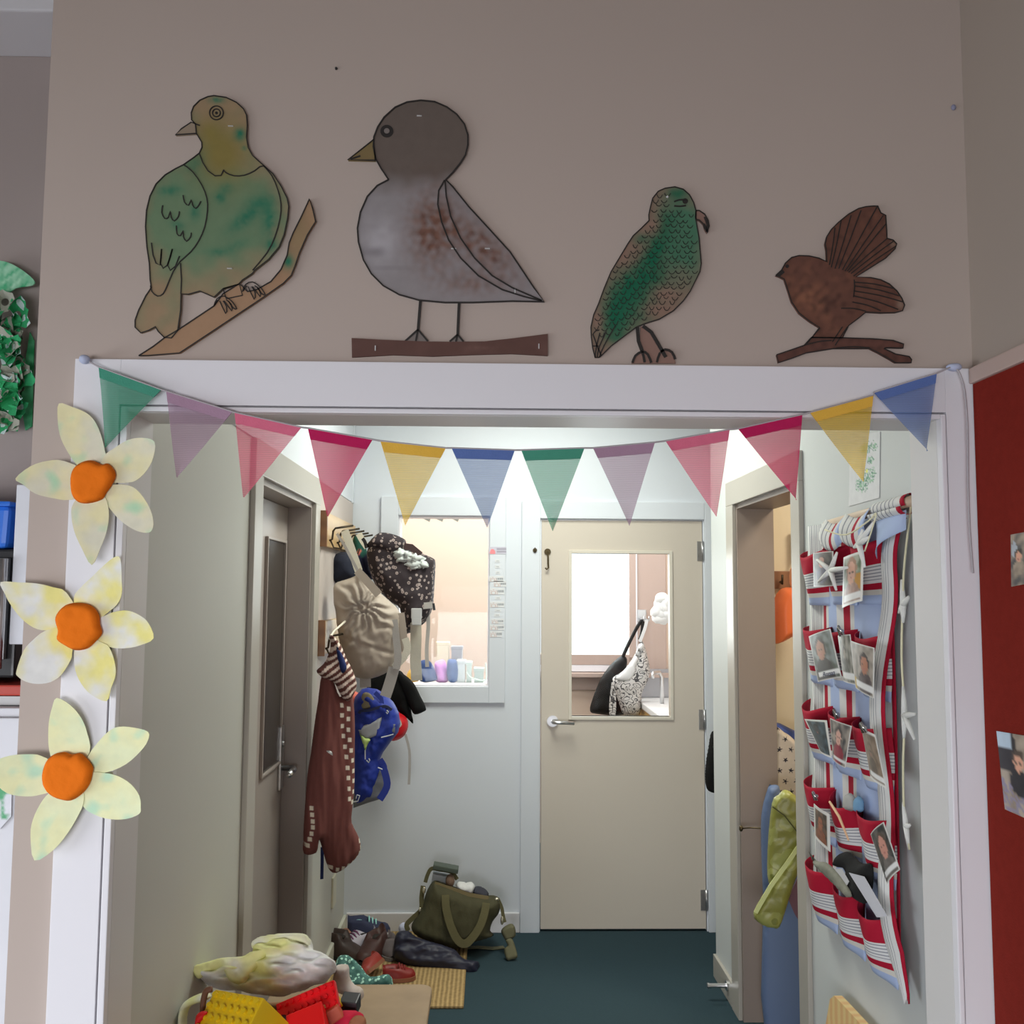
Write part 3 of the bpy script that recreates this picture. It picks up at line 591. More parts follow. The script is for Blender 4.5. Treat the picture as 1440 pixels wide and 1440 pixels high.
# ---- small fantail
c = crop((1070, 270), .17358)
b4 = bird('bird_cutout', 'small dark brown fantail cut-out on a forked twig', None, (1185, 510))
bn, bl, bd4 = A(86, 56, 46, K), A(112, 74, 56, K), A(58, 38, 32, K)
def col4(x, y):
    X, Y = (x-1070)/.17358, (y-270)/.17358
    q = mixc(bn, bl, .8*gauss(X, Y, 380, 880, 170, 120, .6)*(1+nz(X, Y, .02))+.5*nz(X, Y, .012)); q = mixc(q, bd4, .8*nz(X, Y, .02, 3)+.6*gauss(X, Y, 560, 900, 120, 60)+.5*gauss(X, Y, 700, 600, 90, 60))
    return mixc(q, A(140, 120, 105, K), .5*gauss(X, Y, 1120, 920, 30, 40)+.4*gauss(X, Y, 1060, 430, 25, 25))
b4p = c([(112, 685), (160, 640), (190, 585), (240, 540), (300, 525), (380, 528), (460, 545), (525, 575), (520, 480), (510, 430), (525, 370), (560, 315), (620, 255), (700, 190), (780, 145), (840, 130), (900, 125), (935, 125), (960, 180), (1000, 200), (1003, 260), (1008, 330), (1010, 385), (1060, 400), (1088, 430), (1075, 470), (1000, 545), (880, 620), (760, 697), (880, 703), (960, 720), (1030, 755), (1090, 810), (1130, 870), (1152, 925), (1135, 970), (1080, 985), (960, 988), (840, 980), (780, 1030), (700, 1090), (650, 1190), (400, 1188), (465, 1105), (390, 1060), (300, 990), (240, 900), (205, 790), (180, 715), (140, 695)])
MB().board(b4p, BW, T6, 0, 3, col=col4).build('body', mat_paint('painted_board'), b4)
tw = c([(640, 1188), (900, 1197), (1060, 1210), (1145, 1240), (1140, 1272), (1000, 1268), (985, 1275), (1080, 1320), (1190, 1340), (1208, 1365), (1205, 1390), (1080, 1390), (1030, 1360), (940, 1310), (870, 1275), (580, 1275), (360, 1310), (240, 1355), (135, 1390), (120, 1325), (240, 1285), (340, 1250), (400, 1185)])
MB().board(tw, BW, T6, -.0004, 3, col=lambda x, y: mixc(A(84, 54, 46, K), A(62, 42, 36, K), nz(x, y, .1)+.3)).build('branch', mat_paint('painted_board'), b4)
mo = MB().ink([b4p+[b4p[0]], tw+[tw[0]]], BW, T6+.0006, .0022, 0)
for a, b_ in (((545, 600), (590, 300)), ((560, 620), (640, 240)), ((590, 630), (720, 200)), ((620, 630), (800, 160)), ((650, 640), (930, 130)), ((670, 650), (980, 200)), ((690, 650), (1000, 270)), ((700, 660), (1008, 390)), ((720, 670), (1060, 410)), ((740, 690), (1080, 450)), ((750, 740), (1060, 790)), ((750, 770), (1110, 850)), ((740, 810), (1140, 900)), ((740, 850), (1100, 960)), ((730, 900), (960, 970)), ((640, 950), (840, 975)), ((745, 720), (740, 860)), ((470, 1110), (360, 1240)), ((690, 1100), (590, 1250)), ((650, 1100), (570, 1220)), ((340, 1250), (560, 1210)), ((600, 1270), (870, 1270))):
    mo.ink([c([a, ((a[0]+b_[0])/2+6, (a[1]+b_[1])/2-10), b_])], BW, T6+.0006, .002, 3)
mo.build('ink_outline', INK, b4)
MB().disc(BW(*c([(205, 610)])[0])+BW.n*T6, BW.n, .0035, .0014, 12).build('eye', INK, b4)
MB().board(c([(112, 685), (165, 635), (185, 660), (150, 690)]), BW, .0012, T6).build('beak', INK, b4)
# ================================================================== BUNTING
bt = thing('bunting', 'cotton pennant bunting on a cord strung across the white opening', 'bunting', WF(720, 640))
BP = PY(1.812)
flags = [('green', (139, 517), (227, 548), (149, 630), (70, 140, 118)), ('mauve', (234, 550), (327, 579), (249, 672), (158, 128, 148)), ('pink', (330, 580), (424, 601), (343, 700), (205, 105, 130)), ('cerise', (433, 602), (524, 618), (461, 727), (176, 34, 84)), ('yellow', (535, 620), (627, 630), (570, 740), (214, 170, 70)), ('blue', (635, 630), (724, 633), (685, 743), (88, 110, 165)), ('green', (733, 633), (822, 630), (777, 748), (60, 135, 108)), ('mauve', (834, 630), (921, 622), (885, 740), (150, 124, 144)), ('pink', (936, 620), (1026, 604), (1007, 727), (208, 96, 118)), ('cerise', (1038, 603), (1128, 583), (1119, 704), (176, 34, 84)), ('yellow', (1139, 580), (1228, 556), (1213, 678), (216, 164, 50)), ('blue', (1229, 552), (1317, 525), (1303, 635), (96, 118, 162))]
SH = {n: mat_sheer(n+'_sheer_cotton', A(*cc, .66), .18 if n == 'cerise' else .28) for n, _, _, _, cc in flags}
HM = {n: mat(n+'_hem_cotton', A(*cc, .85), .9, .05, 60, .4, 400, spec=.1) for n, _, _, _, cc in flags}
for i, (n, a, b_, tp, cc) in enumerate(flags):
    A3, B3, T3 = BP(*a), BP(*b_), BP(*tp); rnd = random.random()*6
    def fn(u, v, A3=A3, B3=B3, T3=T3, rnd=rnd):
        p = A3.lerp(B3, u).lerp(T3, min(v, .995)); amp = .006*v*(1-.3*v)
        return p+Vector((0, amp*math.sin(3.0*u+rnd+v*2)-.003*v, 0))
    fl = MB().grid(fn, 12, 14).build('pennant', SH[n], bt, True, False)
    hv = .13
    def hn(u, v, A3=A3, B3=B3, T3=T3, fn=fn, hv=hv): return fn(u, v*hv)+Vector((0, -.0012, 0))
    MB().grid(hn, 12, 2, thick=(0, .0022, 0)).build('hem', HM[n], fl)
cordp = [(126, 509), (139, 516)]+[p for f_ in flags for p in (f_[1], f_[2])][1:]+[(1337, 516), (1345, 517), (1352, 527), (1358, 550), (1362, 600), (1363, 680), (1365, 740), (1367, 770), (1370, 806)]
cv = [BP(*p)+Vector((0, .004 if p[0] > 1330 else 0, 0)) for p in catmull(cordp[:-9], 1, False)+catmull(cordp[-9:], 3, False)]
MB().tube(cv, .0019, 6).build('cord', mat('grey_cord', A(140, 135, 138, .6), .9, .1, 100), bt, True)
MT = mat('blue_grey_putty', A(165, 172, 195, .75), .8, .05, 20)
q = TF(123, 508); tag(MB().ball(q+Vector((0, -.012, 0)), (.010, .012, .009), noise_amp=.2, nf=60).build('sticky_putty', MT, None, True), 'blob of blue-grey putty fixing the bunting at the left corner', 'putty')
q = TF(1338, 518); tag(MB().ball(q+Vector((0, -.010, 0)), (.017, .010, .008), noise_amp=.2, nf=60).build('sticky_putty', MT, None, True), 'blob of pale putty fixing the bunting at the right corner', 'putty')
# ================================================================== PAPER DAFFODILS
KD = .93
M_or = mat('orange_felt', (.86, .19, .012), .85, .05, 30, .3, 150, spec=.1)
def flower(lbl, o, s, off, crown, petals, cols, tint):
    c = crop(o, s); cx = np.mean([p[0] for p in crown]); cyy = np.mean([p[1] for p in crown]); ctr = c([(cx, cyy)])[0]
    pl = PY(TB-.006-off); t = thing('paper_daffodil', lbl, 'paper flower', pl(*ctr), 'paper daffodils on the left frame')
    for k, p in enumerate(petals):
        far = max(math.hypot(x-cx, y-cyy) for x, y in p); seed = random.random()*20
        def lf(x, y): X, Y = (x-o[0])/s-cx, (y-o[1])/s-cyy; r = math.hypot(X, Y)/far; return .002*k+.016*r*r
        def cl(x, y):
            X, Y = (x-o[0])/s, (y-o[1])/s; b = mixc(cols[0], cols[1], .5+1.3*nz(X, Y, .008, seed)+.4*nz(X, Y, .03, seed)); return mixc(b, cols[2], tint*max(0, nz(X, Y, .014, seed+9)*2.2-.35))
        MB().board(c(p), pl, .0012, 0, 5, smooth=3, col=cl, lift=lf).build('petal', mat_paint('paper_paint', .8), t)
    MB().pillow(c(crown), pl, .012, .001, R=9, res=4, wr=.0015, wf=(.08, .08), off=.012).build('corona', M_or, t, True)
    return t
yl, cr, wh, gn, ye = A(226, 218, 172, KD), A(216, 212, 190, KD), (.83, .83, .80), A(176, 212, 176, KD), A(232, 222, 140, KD)
flower('pale yellow paper daffodil, topmost of three on the white frame', (0, 360), .3194, .003, [(322, 985), (335, 940), (370, 912), (410, 903), (440, 912), (460, 922), (485, 917), (510, 940), (520, 970), (505, 1010), (480, 1045), (460, 1075), (400, 1092), (355, 1085), (328, 1050)],
    [[(277, 657), (330, 670), (390, 695), (425, 730), (450, 790), (465, 860), (467, 900), (420, 1000), (340, 920), (295, 850), (272, 790), (267, 720)], [(90, 985), (150, 930), (220, 905), (290, 905), (400, 960), (400, 1050), (310, 1075), (250, 1070), (170, 1050), (120, 1010)], [(460, 890), (510, 850), (575, 815), (640, 807), (697, 825), (690, 890), (660, 945), (610, 990), (560, 1000), (500, 1000), (420, 1000)], [(490, 1010), (560, 1010), (610, 1030), (660, 1090), (688, 1150), (692, 1200), (670, 1222), (610, 1210), (540, 1165), (490, 1110), (420, 1020)], [(335, 1090), (328, 1150), (345, 1220), (380, 1290), (428, 1362), (460, 1290), (485, 1210), (490, 1130), (470, 1060), (410, 1010)]], (cr, yl, gn), .9)
flower('white and yellow streaked paper daffodil, middle of three on the frame', (0, 780), .3055, .002, [(267, 300), (280, 265), (310, 235), (350, 222), (400, 224), (440, 240), (467, 275), (473, 320), (482, 360), (455, 395), (415, 430), (360, 438), (310, 415), (275, 388), (280, 350)],
    [[(23, 127), (100, 128), (180, 133), (250, 150), (310, 175), (370, 300), (280, 330), (215, 348), (160, 335), (105, 290), (60, 225), (40, 180)], [(360, 310), (345, 200), (380, 150), (430, 105), (480, 60), (540, 15), (572, 20), (572, 110), (570, 180), (545, 230), (490, 275), (420, 330)], [(400, 330), (490, 280), (540, 262), (600, 257), (660, 280), (700, 315), (725, 383), (660, 415), (600, 428), (540, 428), (480, 410)], [(370, 350), (470, 400), (510, 420), (540, 490), (548, 550), (530, 610), (513, 668), (440, 640), (390, 590), (360, 530), (350, 450)], [(220, 350), (300, 330), (370, 350), (345, 440), (340, 480), (300, 550), (255, 582), (200, 590), (150, 580), (112, 555), (105, 530), (130, 440), (170, 390)]], (wh, ye, ye), .8)
flower('lemon green tinged paper daffodil, lowest of three on the frame', (0, 780), .3055, .001, [(207, 1010), (225, 950), (260, 915), (310, 903), (345, 915), (380, 908), (410, 930), (440, 970), (438, 1000), (425, 1050), (390, 1095), (340, 1125), (290, 1120), (245, 1100), (215, 1060)],
    [[(280, 655), (340, 690), (385, 750), (408, 820), (415, 910), (330, 1000), (250, 960), (235, 920), (228, 860), (235, 770), (255, 700)], [(-15, 1000), (0, 945), (60, 920), (140, 915), (200, 925), (300, 990), (280, 1070), (200, 1100), (130, 1108), (50, 1090), (0, 1040)], [(415, 920), (460, 860), (510, 810), (560, 787), (630, 790), (700, 808), (697, 850), (660, 900), (590, 960), (500, 998), (380, 1010)], [(400, 1000), (490, 1000), (560, 1015), (620, 1050), (660, 1100), (668, 1150), (662, 1180), (600, 1205), (520, 1208), (450, 1190), (390, 1150), (340, 1040)], [(330, 1030), (240, 1090), (200, 1140), (170, 1210), (163, 1280), (188, 1390), (270, 1345), (330, 1270), (370, 1200), (395, 1140), (390, 1080)]], (A(232, 230, 180, KD), A(226, 234, 190, KD), A(186, 220, 190, KD)), .9)
# ================================================================== ALCOVE ON THE LEFT
AP = PY(AY-.004)
lf = thing('leaf_wreath', 'green paper tree frond hung over a ring of crumpled egg carton cups', 'wall decoration', AP(15, 610))
gl = [(-25, 385), (0, 377), (20, 377), (40, 386), (60, 402), (58, 410), (35, 414), (15, 428), (-25, 440)]
MB().board(gl, AP, .004, .05, 4, smooth=3, col=lambda x, y: mixc(A(60, 150, 105, .6), A(150, 195, 165, .6), .45+1.1*nz(x+y*1.1, (x-y)*.18, .16))).build('frond', mat_paint('painted_paper', .8), lf)
MB().board([(44, 468), (50, 480), (47, 600), (38, 606), (30, 560)], AP, .004, .005, 6, col=lambda x, y: mixc(A(30, 120, 70, .6), A(90, 170, 125, .6), .5+nz(x, y, .09))).build('backing_leaf', mat_paint('painted_paper', .8), lf)
M_cup = mat_voronoi('painted_egg_carton', A(126, 126, 116, .42), A(30, 110, 66, .42), 22, .36, .9, A(180, 180, 170, .42))
M_cupg = mat_voronoi('painted_egg_carton_green', A(36, 120, 76, .42), A(150, 180, 162, .42), 26, .34, .9)
random.seed(11)
for i in range(64):
    x, y = random.uniform(-22, 44), 434+i*2.7+random.uniform(-5, 5)
    if ((x-8)/42)**2+((y-520)/95)**2 > 1: x = min(x, 26)
    p = AP(x, y)+Vector((0, -.03-random.random()*.035, 0)); w = random.uniform(.016, .03)
    def cup(u, v, p=p, w=w, s_=random.random()*9, tx=random.uniform(-.7, .7), tz=random.uniform(-.7, .7)):
        a_ = 2*math.pi*u; r_ = w*(.35+.75*v)*(1+.35*math.sin(2*a_+s_)*v+.2*math.sin(5*a_+s_*3)*v); h_ = w*1.1*v*(1+.25*math.sin(3*a_+s_))
        return p+Vector((r_*math.cos(a_)+tx*h_, -h_, r_*math.sin(a_)+tz*h_))
    MB().grid(cup, 16, 4).build('carton_cup', (M_cup, M_cupg)[i % 2], lf)
SP = PY(2.34); p0, p1 = SP(27, 705), SP(40, 905)
sx = WX0-.35
ep = SP(33, 800); e1 = MB().box(SP(29, 800).x, SP(29, 800).x+.05, 2.30, AY-.002, SP(33, 905).z, SP(33, 684).z, b=.003)
tag(e1.build('end_panel', mat('lilac_white_paint', (.74, .75, .80), .4)), 'white upright end panel of the microwave shelf', 'panel')
zs = SP(5, 990).z; zx = SP(29, 800).x-.003; X0 = -2.0; zc = WX0-.05
cb = thing('cupboard', 'white low cupboard below the microwave at the left edge', 'cupboard', (X0/2+zx/2, 2.45, 0))
MB().box(X0, zc, 2.26, AY-.002, .08, zs, b=.003).build('carcass', mat('cupboard_white', (.72, .72, .76), .45), cb)
MB().box(X0, zc-.01, 2.24, 2.258, .1, zs-.02, b=.003).build('cupboard_door', mat('cupboard_white', (.72, .72, .76), .45), cb)
MB().box(X0+.02, zc-.02, 2.27, AY-.02, .02, .08).build('plinth', mat('red_plinth', A(150, 50, 50, .7)), cb)
rz1, rz0 = SP(5, 961).z, SP(5, 976).z
tag(MB().box(X0, zc, 2.30, AY-.01, zs+.002, rz0-.001).build('shelf_board', mat('pale_shelf', (.6, .6, .6), .5)), 'pale shelf board lying on the cupboard under the red tray', 'shelf')
tag(MB().box(X0, zc, 2.30, AY-.01, rz0, rz1, b=.004).build('tray', mat('red_tray_plastic', A(150, 55, 45, .6), .4)), 'red flat tray under the microwave', 'tray')
mz0, mz1 = rz1+.003, SP(5, 772).z
mw = thing('microwave', 'black and steel microwave with an upright bar handle', 'microwave', (zx-.3, 2.45, mz0))
MB().box(X0+.3, zx-.002, 2.34, AY-.01, mz0+.01, mz1, b=.006).build('casing', mat('black_casing', (.02, .02, .022), .3), mw)
za1, za0 = SP(5, 785).z, SP(5, 927).z
d = MB().box(X0+.3, zx-.02, 2.325, 2.339, za0, za1-.0, b=.002).build('microwave_door', mat('steel_door', (.35, .35, .36), .35, metal=.7), mw)
MB().box(X0+.32, zx-.055, 2.32, 2.3245, SP(5, 915).z, SP(5, 803).z).build('door_glass', mat('black_glass', (.01, .01, .012), .08, spec=.7), d)
hx = SP(17, 860); MB().tube([(SP(20, 787).x, 2.285, SP(20, 787).z), (SP(13, 938).x, 2.285, SP(13, 938).z)], .009, 12).build('bar_handle', M_steel, d, True)
bz = SP(5, 706).z
bt_ = thing('storage_tub', 'blue plastic tub standing on the microwave', 'tub', (zx-.25, 2.42, mz1+.002))
MB().obox(((zx-.03+X0+.5)/2, 2.46, (mz1+.002+bz-.01)/2), (zx-.03-(X0+.5), .26, bz-mz1-.012), b=.012, taper=-.04).build('tub_body', mat('blue_plastic', A(38, 98, 190, .75), .35, .03, 6), bt_)
MB().box(X0+.48, zx-.018, 2.315, 2.60, bz-.012, bz, b=.004).build('tub_rim', mat('blue_plastic', A(38, 98, 190, .75)), bt_)
DP = PY(2.235)
pc = tag(MB().board([(-60, 1085), (17, 1098), (16, 1148), (0, 1166), (-60, 1175)], DP, .0012, .0, 4, col=lambda x, y: mixc((.76, .77, .82), A(92, 160, 118, .8), 3*max(0, gauss(x, y, 0, 1115, 9, 12)+gauss(x, y, 4, 1140, 2.5, 12)+gauss(x, y, 8, 1148, 5, 3)+gauss(x, y, 10, 1112, 8, 3)-.35))).build('child_drawing', mat_paint('crayon_paper', .8)), 'white sheet with a green painted frog taped to the cupboard', 'drawing')
# ================================================================== PIN BOARD ON THE RIGHT WALL
RW_ = PR(RX1)
zt, zt2 = RW_(1366, 545).z, RW_(1366, 523).z
tag(MB().box(RX1-.012, RX1-.0005, -.6, 1.828, .85, zt).build('pinboard', mat('dark_red_felt', A(88, 26, 20, .45), .95, .12, 60, .5, 300, spec=.05)), 'dark red felt pinboard covering the right-hand wall', 'pinboard')
struct(MB().box(RX1-.02, RX1, -.6, 1.828, zt, zt2, b=.003).build('trim_16', mat('brown_grey_batten', A(128, 112, 105, .42), .6)))
PB = PR(RX1-.013)
def snap(name, label, corners, pl, paint, nu=24, nv=28, t=.0012, rough=.35, group=None, cat='photo', bend=0):
    """a printed photograph card with four measured corners (TL TR BR BL)"""
    Q = [pl(*p) for p in corners]; n = (Q[1]-Q[0]).cross(Q[3]-Q[0]).normalized()
    if n.dot(EYE-Q[0]) < 0: n = -n
    f_ = lambda u, v: (Q[0].lerp(Q[1], u)).lerp(Q[3].lerp(Q[2], u), v)+n*(t+bend*math.sin(math.pi*u))
    o = MB().grid(f_, nu, nv, thick=-n*t, col=paint).build(name, mat_paint('printed_card', rough, spec=.5))
    return tag(o, label, cat, group)
def face(bg1, bg2, skin, shirt, hair, fx=.5, fy=.38, fr=.2, tagline=None, border=.05, seed=0, extra=None):
    def p(u, v):
        if u < border or u > 1-border or v < border*.7 or v > 1-border*.7: return (.78, .77, .74)
        q = mixc(bg1, bg2, .5+1.5*nz(u*6, v*6, 1, seed))
        if extra: q = extra(u, v, q)
        if gauss(u, v, fx, fy-.06, fr*1.25, fr*1.25) > .42: q = hair
        if gauss(u, v, fx, fy+fr*2.4, fr*1.9, fr*1.7) > .38: q = mixc(shirt, tuple(x*.6 for x in shirt), .5+nz(u*9, v*9, 1, seed))
        if gauss(u, v, fx, fy, fr*.95, fr*1.15) > .42: q = skin
        for ex in (-.35, .35):
            if gauss(u, v, fx+ex*fr, fy-.05*fr, fr*.16, fr*.12) > .5: q = (.05, .04, .03)
        if gauss(u, v, fx, fy+fr*.5, fr*.3, fr*.1) > .5: q = (.45, .15, .13)
        if tagline and v > tagline and v < .93 and u > .14: q = (.8, .8, .8)
        return q
    return p
sk = A(200, 150, 125, .7)
snap('photo', 'photo of people pinned higher on the red board, near its right edge', [(1422, 752), (1475, 742), (1475, 815), (1423, 825)], PB, face((.10, .10, .10), (.45, .36, .27), sk, (.5, .4, .3), (.05, .04, .03), .22, .45, .09, border=0, seed=3, extra=lambda u, v, q: (.5, .55, .6) if gauss(u, v, .1, .3, .09, .2) > .5 else q))
snap('photo', 'crooked photo of a seated person pinned low on the red board', [(1402, 1028), (1480, 1041), (1482, 1168), (1414, 1138)], PB, face((.30, .24, .18), (.5, .42, .33), sk, (.03, .03, .035), (.10, .07, .05), .38, .36, .1, border=0, seed=5, extra=lambda u, v, q: (.55, .68, .8) if (u < .28 and v < .2) else ((.02, .02, .02) if gauss(u, v, .3, .13, .09, .1) > .5 else ((.02, .02, .025) if (u < .3 and v < .5) else ((.3, .27, .38) if v > .6 and nz(u*20, v*20, 1) > 0 else q)))))

q = WF(1340, 152); tag(MB().ball(q+Vector((0, -.003, 0)), (.005, .004, .006)).build('wall_pin', mat('slate_blue_pin', A(100, 100, 118, .5), .6), None, True), 'small slate-blue pin high on the wall near the right corner', 'pin')
q = WF(473, 97); tag(MB().ball(q+Vector((0, -.002, 0)), (.0028, .004, .0028)).build('nail', mat('dark_nail', (.03, .03, .03), .5), None, True), 'tiny dark nail in the wall above the two left birds', 'nail')
# ================================================================== COAT RACKS AND WHAT HANGS ON THEM
M_pine = mat_wood('varnished_pine', (.62, .42, .20), (.52, .33, .14), 5, .35, 'Z', 3)
M_pined = mat_wood('dark_varnished_wood', (.26, .12, .05), (.20, .09, .04), 5, .35, 'Z', 3)
M_hook = mat('dark_bronze_hook', (.06, .045, .03), .4, .1, 30, metal=.7)
RX = XL+.010
def rack(label, y0, y1, z0, z1, hooks, depth):
    t = thing('coat_rack', label, 'coat rack', (RX, (y0+y1)/2, z0), 'coat racks on the left wall')
    MB().box(RX, RX+depth, y0, y1, z0, z1, b=.003).build('back_board', M_pine, t)
    MB().box(RX, RX+depth+.008, y0-.018, y0, z0-.004, z1+.004, b=.002).build('end_cap', M_pined, t)
    x = RX+depth
    for y in hooks:
        z = z1-.075
        MB().tube([(x, y, z-.04), (x+.012, y, z-.035), (x+.016, y, z), (x+.025, y, z+.012), (x+.095, y+.03, z+.026)], .0045, 8).tube([(x+.006, y, z-.04), (x+.02, y, z-.07), (x+.05, y, z-.075), (x+.058, y, z-.05)], .004, 8).build('hook', M_hook, t, True)
    return t
ru0, ru1 = PL(RX+.02)(452, 716), PL(RX+.02)(452, 766)
rack('upper pine coat rack with long bronze hooks beside the left door', 3.97, 4.84, ru1.z+.0, ru0.z, [4.06, 4.26, 4.42, 4.58, 4.74], .02)
rl0, rl1 = PL(RX+.02)(452, 874), PL(RX+.02)(452, 922)
rack('lower pine coat rack above the brown hooded towel', 3.97, 4.80, rl1.z, rl0.z, [4.02, 4.34, 4.56, 4.70], .02)
# ---- beige quilted sling bag
c = crop((430, 690), .2152)
P = PY(4.10)
t = thing('sling_bag', 'beige padded sling bag hanging by a pale webbing strap', 'bag', P(520, 955))
M_beige = mat('beige_padded_nylon', A(140, 129, 118, .62), .6, .05, 14, .35, 28)
out = c([(190, 610), (250, 585), (320, 558), (350, 522), (385, 545), (470, 650), (545, 720), (600, 770), (628, 850), (605, 1000), (578, 1130), (540, 1182), (440, 1225), (350, 1226), (300, 1190), (250, 1060), (215, 960), (195, 800), (180, 700)])
def seam(x, y):
    X, Y = (x-430)/.2152, (y-690)/.2152; r = math.hypot(X-395, Y-770)
    f = .014*math.exp(-r/220)*math.sin(math.atan2(Y-770, X-395)*14+nz(X, Y, .01)*5)
    return f-.016*math.exp(-(r/40)**2)-.010*math.exp(-(((Y-1000)-(X-400)*.35)/14)**2)
MB().pillow(out, P, .085, .075, R=32, res=2.6, wr=.009, wf=(.07, .035), lift=seam).build('bag_body', M_beige, t, True)
M_web = mat('pale_grey_webbing', A(176, 172, 158, .62), .8, .05, 60, .5, 300)
M_web2 = mat('grey_webbing', A(140, 136, 132, .62), .8, .05, 60, .5, 300)
def band(pts, pl, w, m, name='strap', par=None, n=3, th=.002, off=0, nrm=None):
    pp = catmull(c(pts), n, False) if len(pts) > 2 and n else c(pts)
    return MB().strip([pl(*p)+pl.n*(off(i/(len(pp)-1)) if callable(off) else off) for i, p in enumerate(pp)], w, th, nrm or pl.n).build(name, m, par)
band([(258, 262), (285, 335), (318, 430), (350, 525)], P, .034, M_web, par=t, off=.02); band([(215, 285), (262, 360), (310, 450), (352, 530)], P, .012, M_web2, par=t, off=.045)
band([(350, 525), (420, 600), (490, 680)], P, .034, M_beige, par=t, off=.07)
band([(610, 800), (625, 920), (640, 1050)], P, .05, M_beige, par=t, off=.03); band([(655, 960), (672, 1020), (650, 1080), (600, 1135), (585, 1150)], P, .03, M_web, par=t, off=.05)
band([(585, 840), (600, 960), (612, 1080), (600, 1160)], P, .030, M_web2, par=t, off=.06); band([(585, 1150), (560, 1240), (528, 1338)], P, .046, M_web2, par=t, off=.05); band([(388, 1215), (390, 1285)], P, .046, M_web2, par=t, off=.0)
# ---- floral rucksack
PF_ = PY(4.62)
t = thing('rucksack', 'dark floral rucksack stuffed open with white tissue', 'bag', PF_(560, 890))
M_flo = mat_voronoi('tiny_flower_print', A(36, 28, 32, .6), A(132, 120, 116, .6), 46, .34, .75, A(80, 62, 60, .6), fuzz=.25)
out = c([(400, 430), (405, 380), (430, 340), (470, 305), (520, 280), (560, 287), (610, 300), (650, 322), (662, 358), (700, 372), (760, 410), (825, 438), (848, 470), (842, 600), (836, 700), (828, 770), (790, 850), (720, 905), (655, 938), (630, 900), (615, 770), (560, 730), (470, 640), (420, 530)])
MB().pillow(out, PF_, .11, .12, R=26, res=3, wr=.006, wf=(.06, .06)).build('bag_body', M_flo, t, True)
MB().pillow(c([(410, 370), (470, 300), (520, 282), (600, 298), (658, 330), (650, 385), (580, 420), (500, 380), (450, 375)]), PF_, .03, .01, R=12, res=4, off=.10, wr=.006).build('top_flap', M_flo, t, True)
MB().strip([PF_(*p)+PF_.n*.10 for p in c([(655, 370), (700, 375), (760, 425)])], .03, .008, PF_.n).build('zip_edge', mat('dark_maroon_zip', (.04, .018, .018), .6), t)
wb = MB(); random.seed(5)
for i in range(26):
    x, y = 610+random.random()*170, 0; y = 405+(x-610)*.42+random.uniform(-15, 45); wb.ball(PF_(*c([(x, y)])[0])+PF_.n*random.uniform(.09, .11), (random.uniform(.014, .026), .02, random.uniform(.010, .02)), 12, 8, 1.3, 60)
tag(wb.build('tissue', mat('white_mint_tissue', (.62, .66, .64), .9, .08, 25), None, True), 'crumpled white tissue sticking out of the floral rucksack', 'tissue')
band([(728, 790), (728, 960), (722, 1100), (728, 1238)], PF_, .052, M_web, par=t, off=lambda u: .10-.08*u); band([(800, 790), (802, 900), (792, 1030), (795, 1150)], PF_, .018, M_web2, par=t, off=.02)
band([(770, 752), (835, 745)], PF_, .03, M_web2, par=t, off=.09); MB().obox(PF_(*c([(735, 800)])[0])+PF_.n*.115, (.05, .012, .05), b=.006).obox(PF_(*c([(735, 850)])[0])+PF_.n*.115, (.045, .012, .035), b=.004).build('buckle', mat('grey_buckle', (.5, .5, .5), .4), t)
band([(838, 735), (845, 780)], PF_, .012, M_black, 'toggle', t, off=.06); band([(355, 285), (380, 330), (410, 375)], PF_, .03, M_web, par=t, off=.05)
band([(385, 318), (400, 340), (412, 380)], PF_, .016, M_black, 'cord_end', t, off=.08)
# ---- navy hat, green and blue bags behind
PN = PY(4.40)
t = tag(MB().pillow(c([(168, 470), (185, 430), (240, 402), (300, 410), (335, 450), (345, 520), (330, 580), (250, 600), (190, 600), (170, 560)]), PN, .07, .06, res=4, wr=.008, off=.03).build('hat', mat('navy_cotton', (.012, .015, .03), .85, .1, 30, .4, 200), None, True), 'navy cotton hat hung on the upper rack behind the beige bag', 'hat')
PG = PY(4.72)
tag(MB().pillow(c([(305, 420), (310, 310), (335, 290), (375, 310), (400, 400), (430, 520), (440, 580), (350, 560), (320, 480)]), PG, .05, .05, res=4, wr=.006, col=lambda x, y: A(28, 30, 52, .6) if (y-690)/.2152 > 425+nz(x, y, .2)*20 else (A(190, 95, 85, .6) if gauss((x-430)/.2152, (y-690)/.2152, 355, 405, 18, 16) > .5 else (A(50, 110, 125, .6) if (x-430)/.2152 < 325 and (y-690)/.2152 > 365 else A(26, 66, 56, .6)))).build('drawstring_bag', mat_paint('mixed_cloth', .85), None, True), 'dark green and navy drawstring bag between the beige bag and floral rucksack', 'bag')
tag(MB().pillow(c([(185, 420), (200, 390), (240, 385), (260, 400), (230, 420)]), PY(4.52), .03, .03, res=4).build('cloth', mat('white_cotton', (.7, .7, .7), .9), None, True), 'scrap of white cloth peeping out above the navy hat', 'cloth')
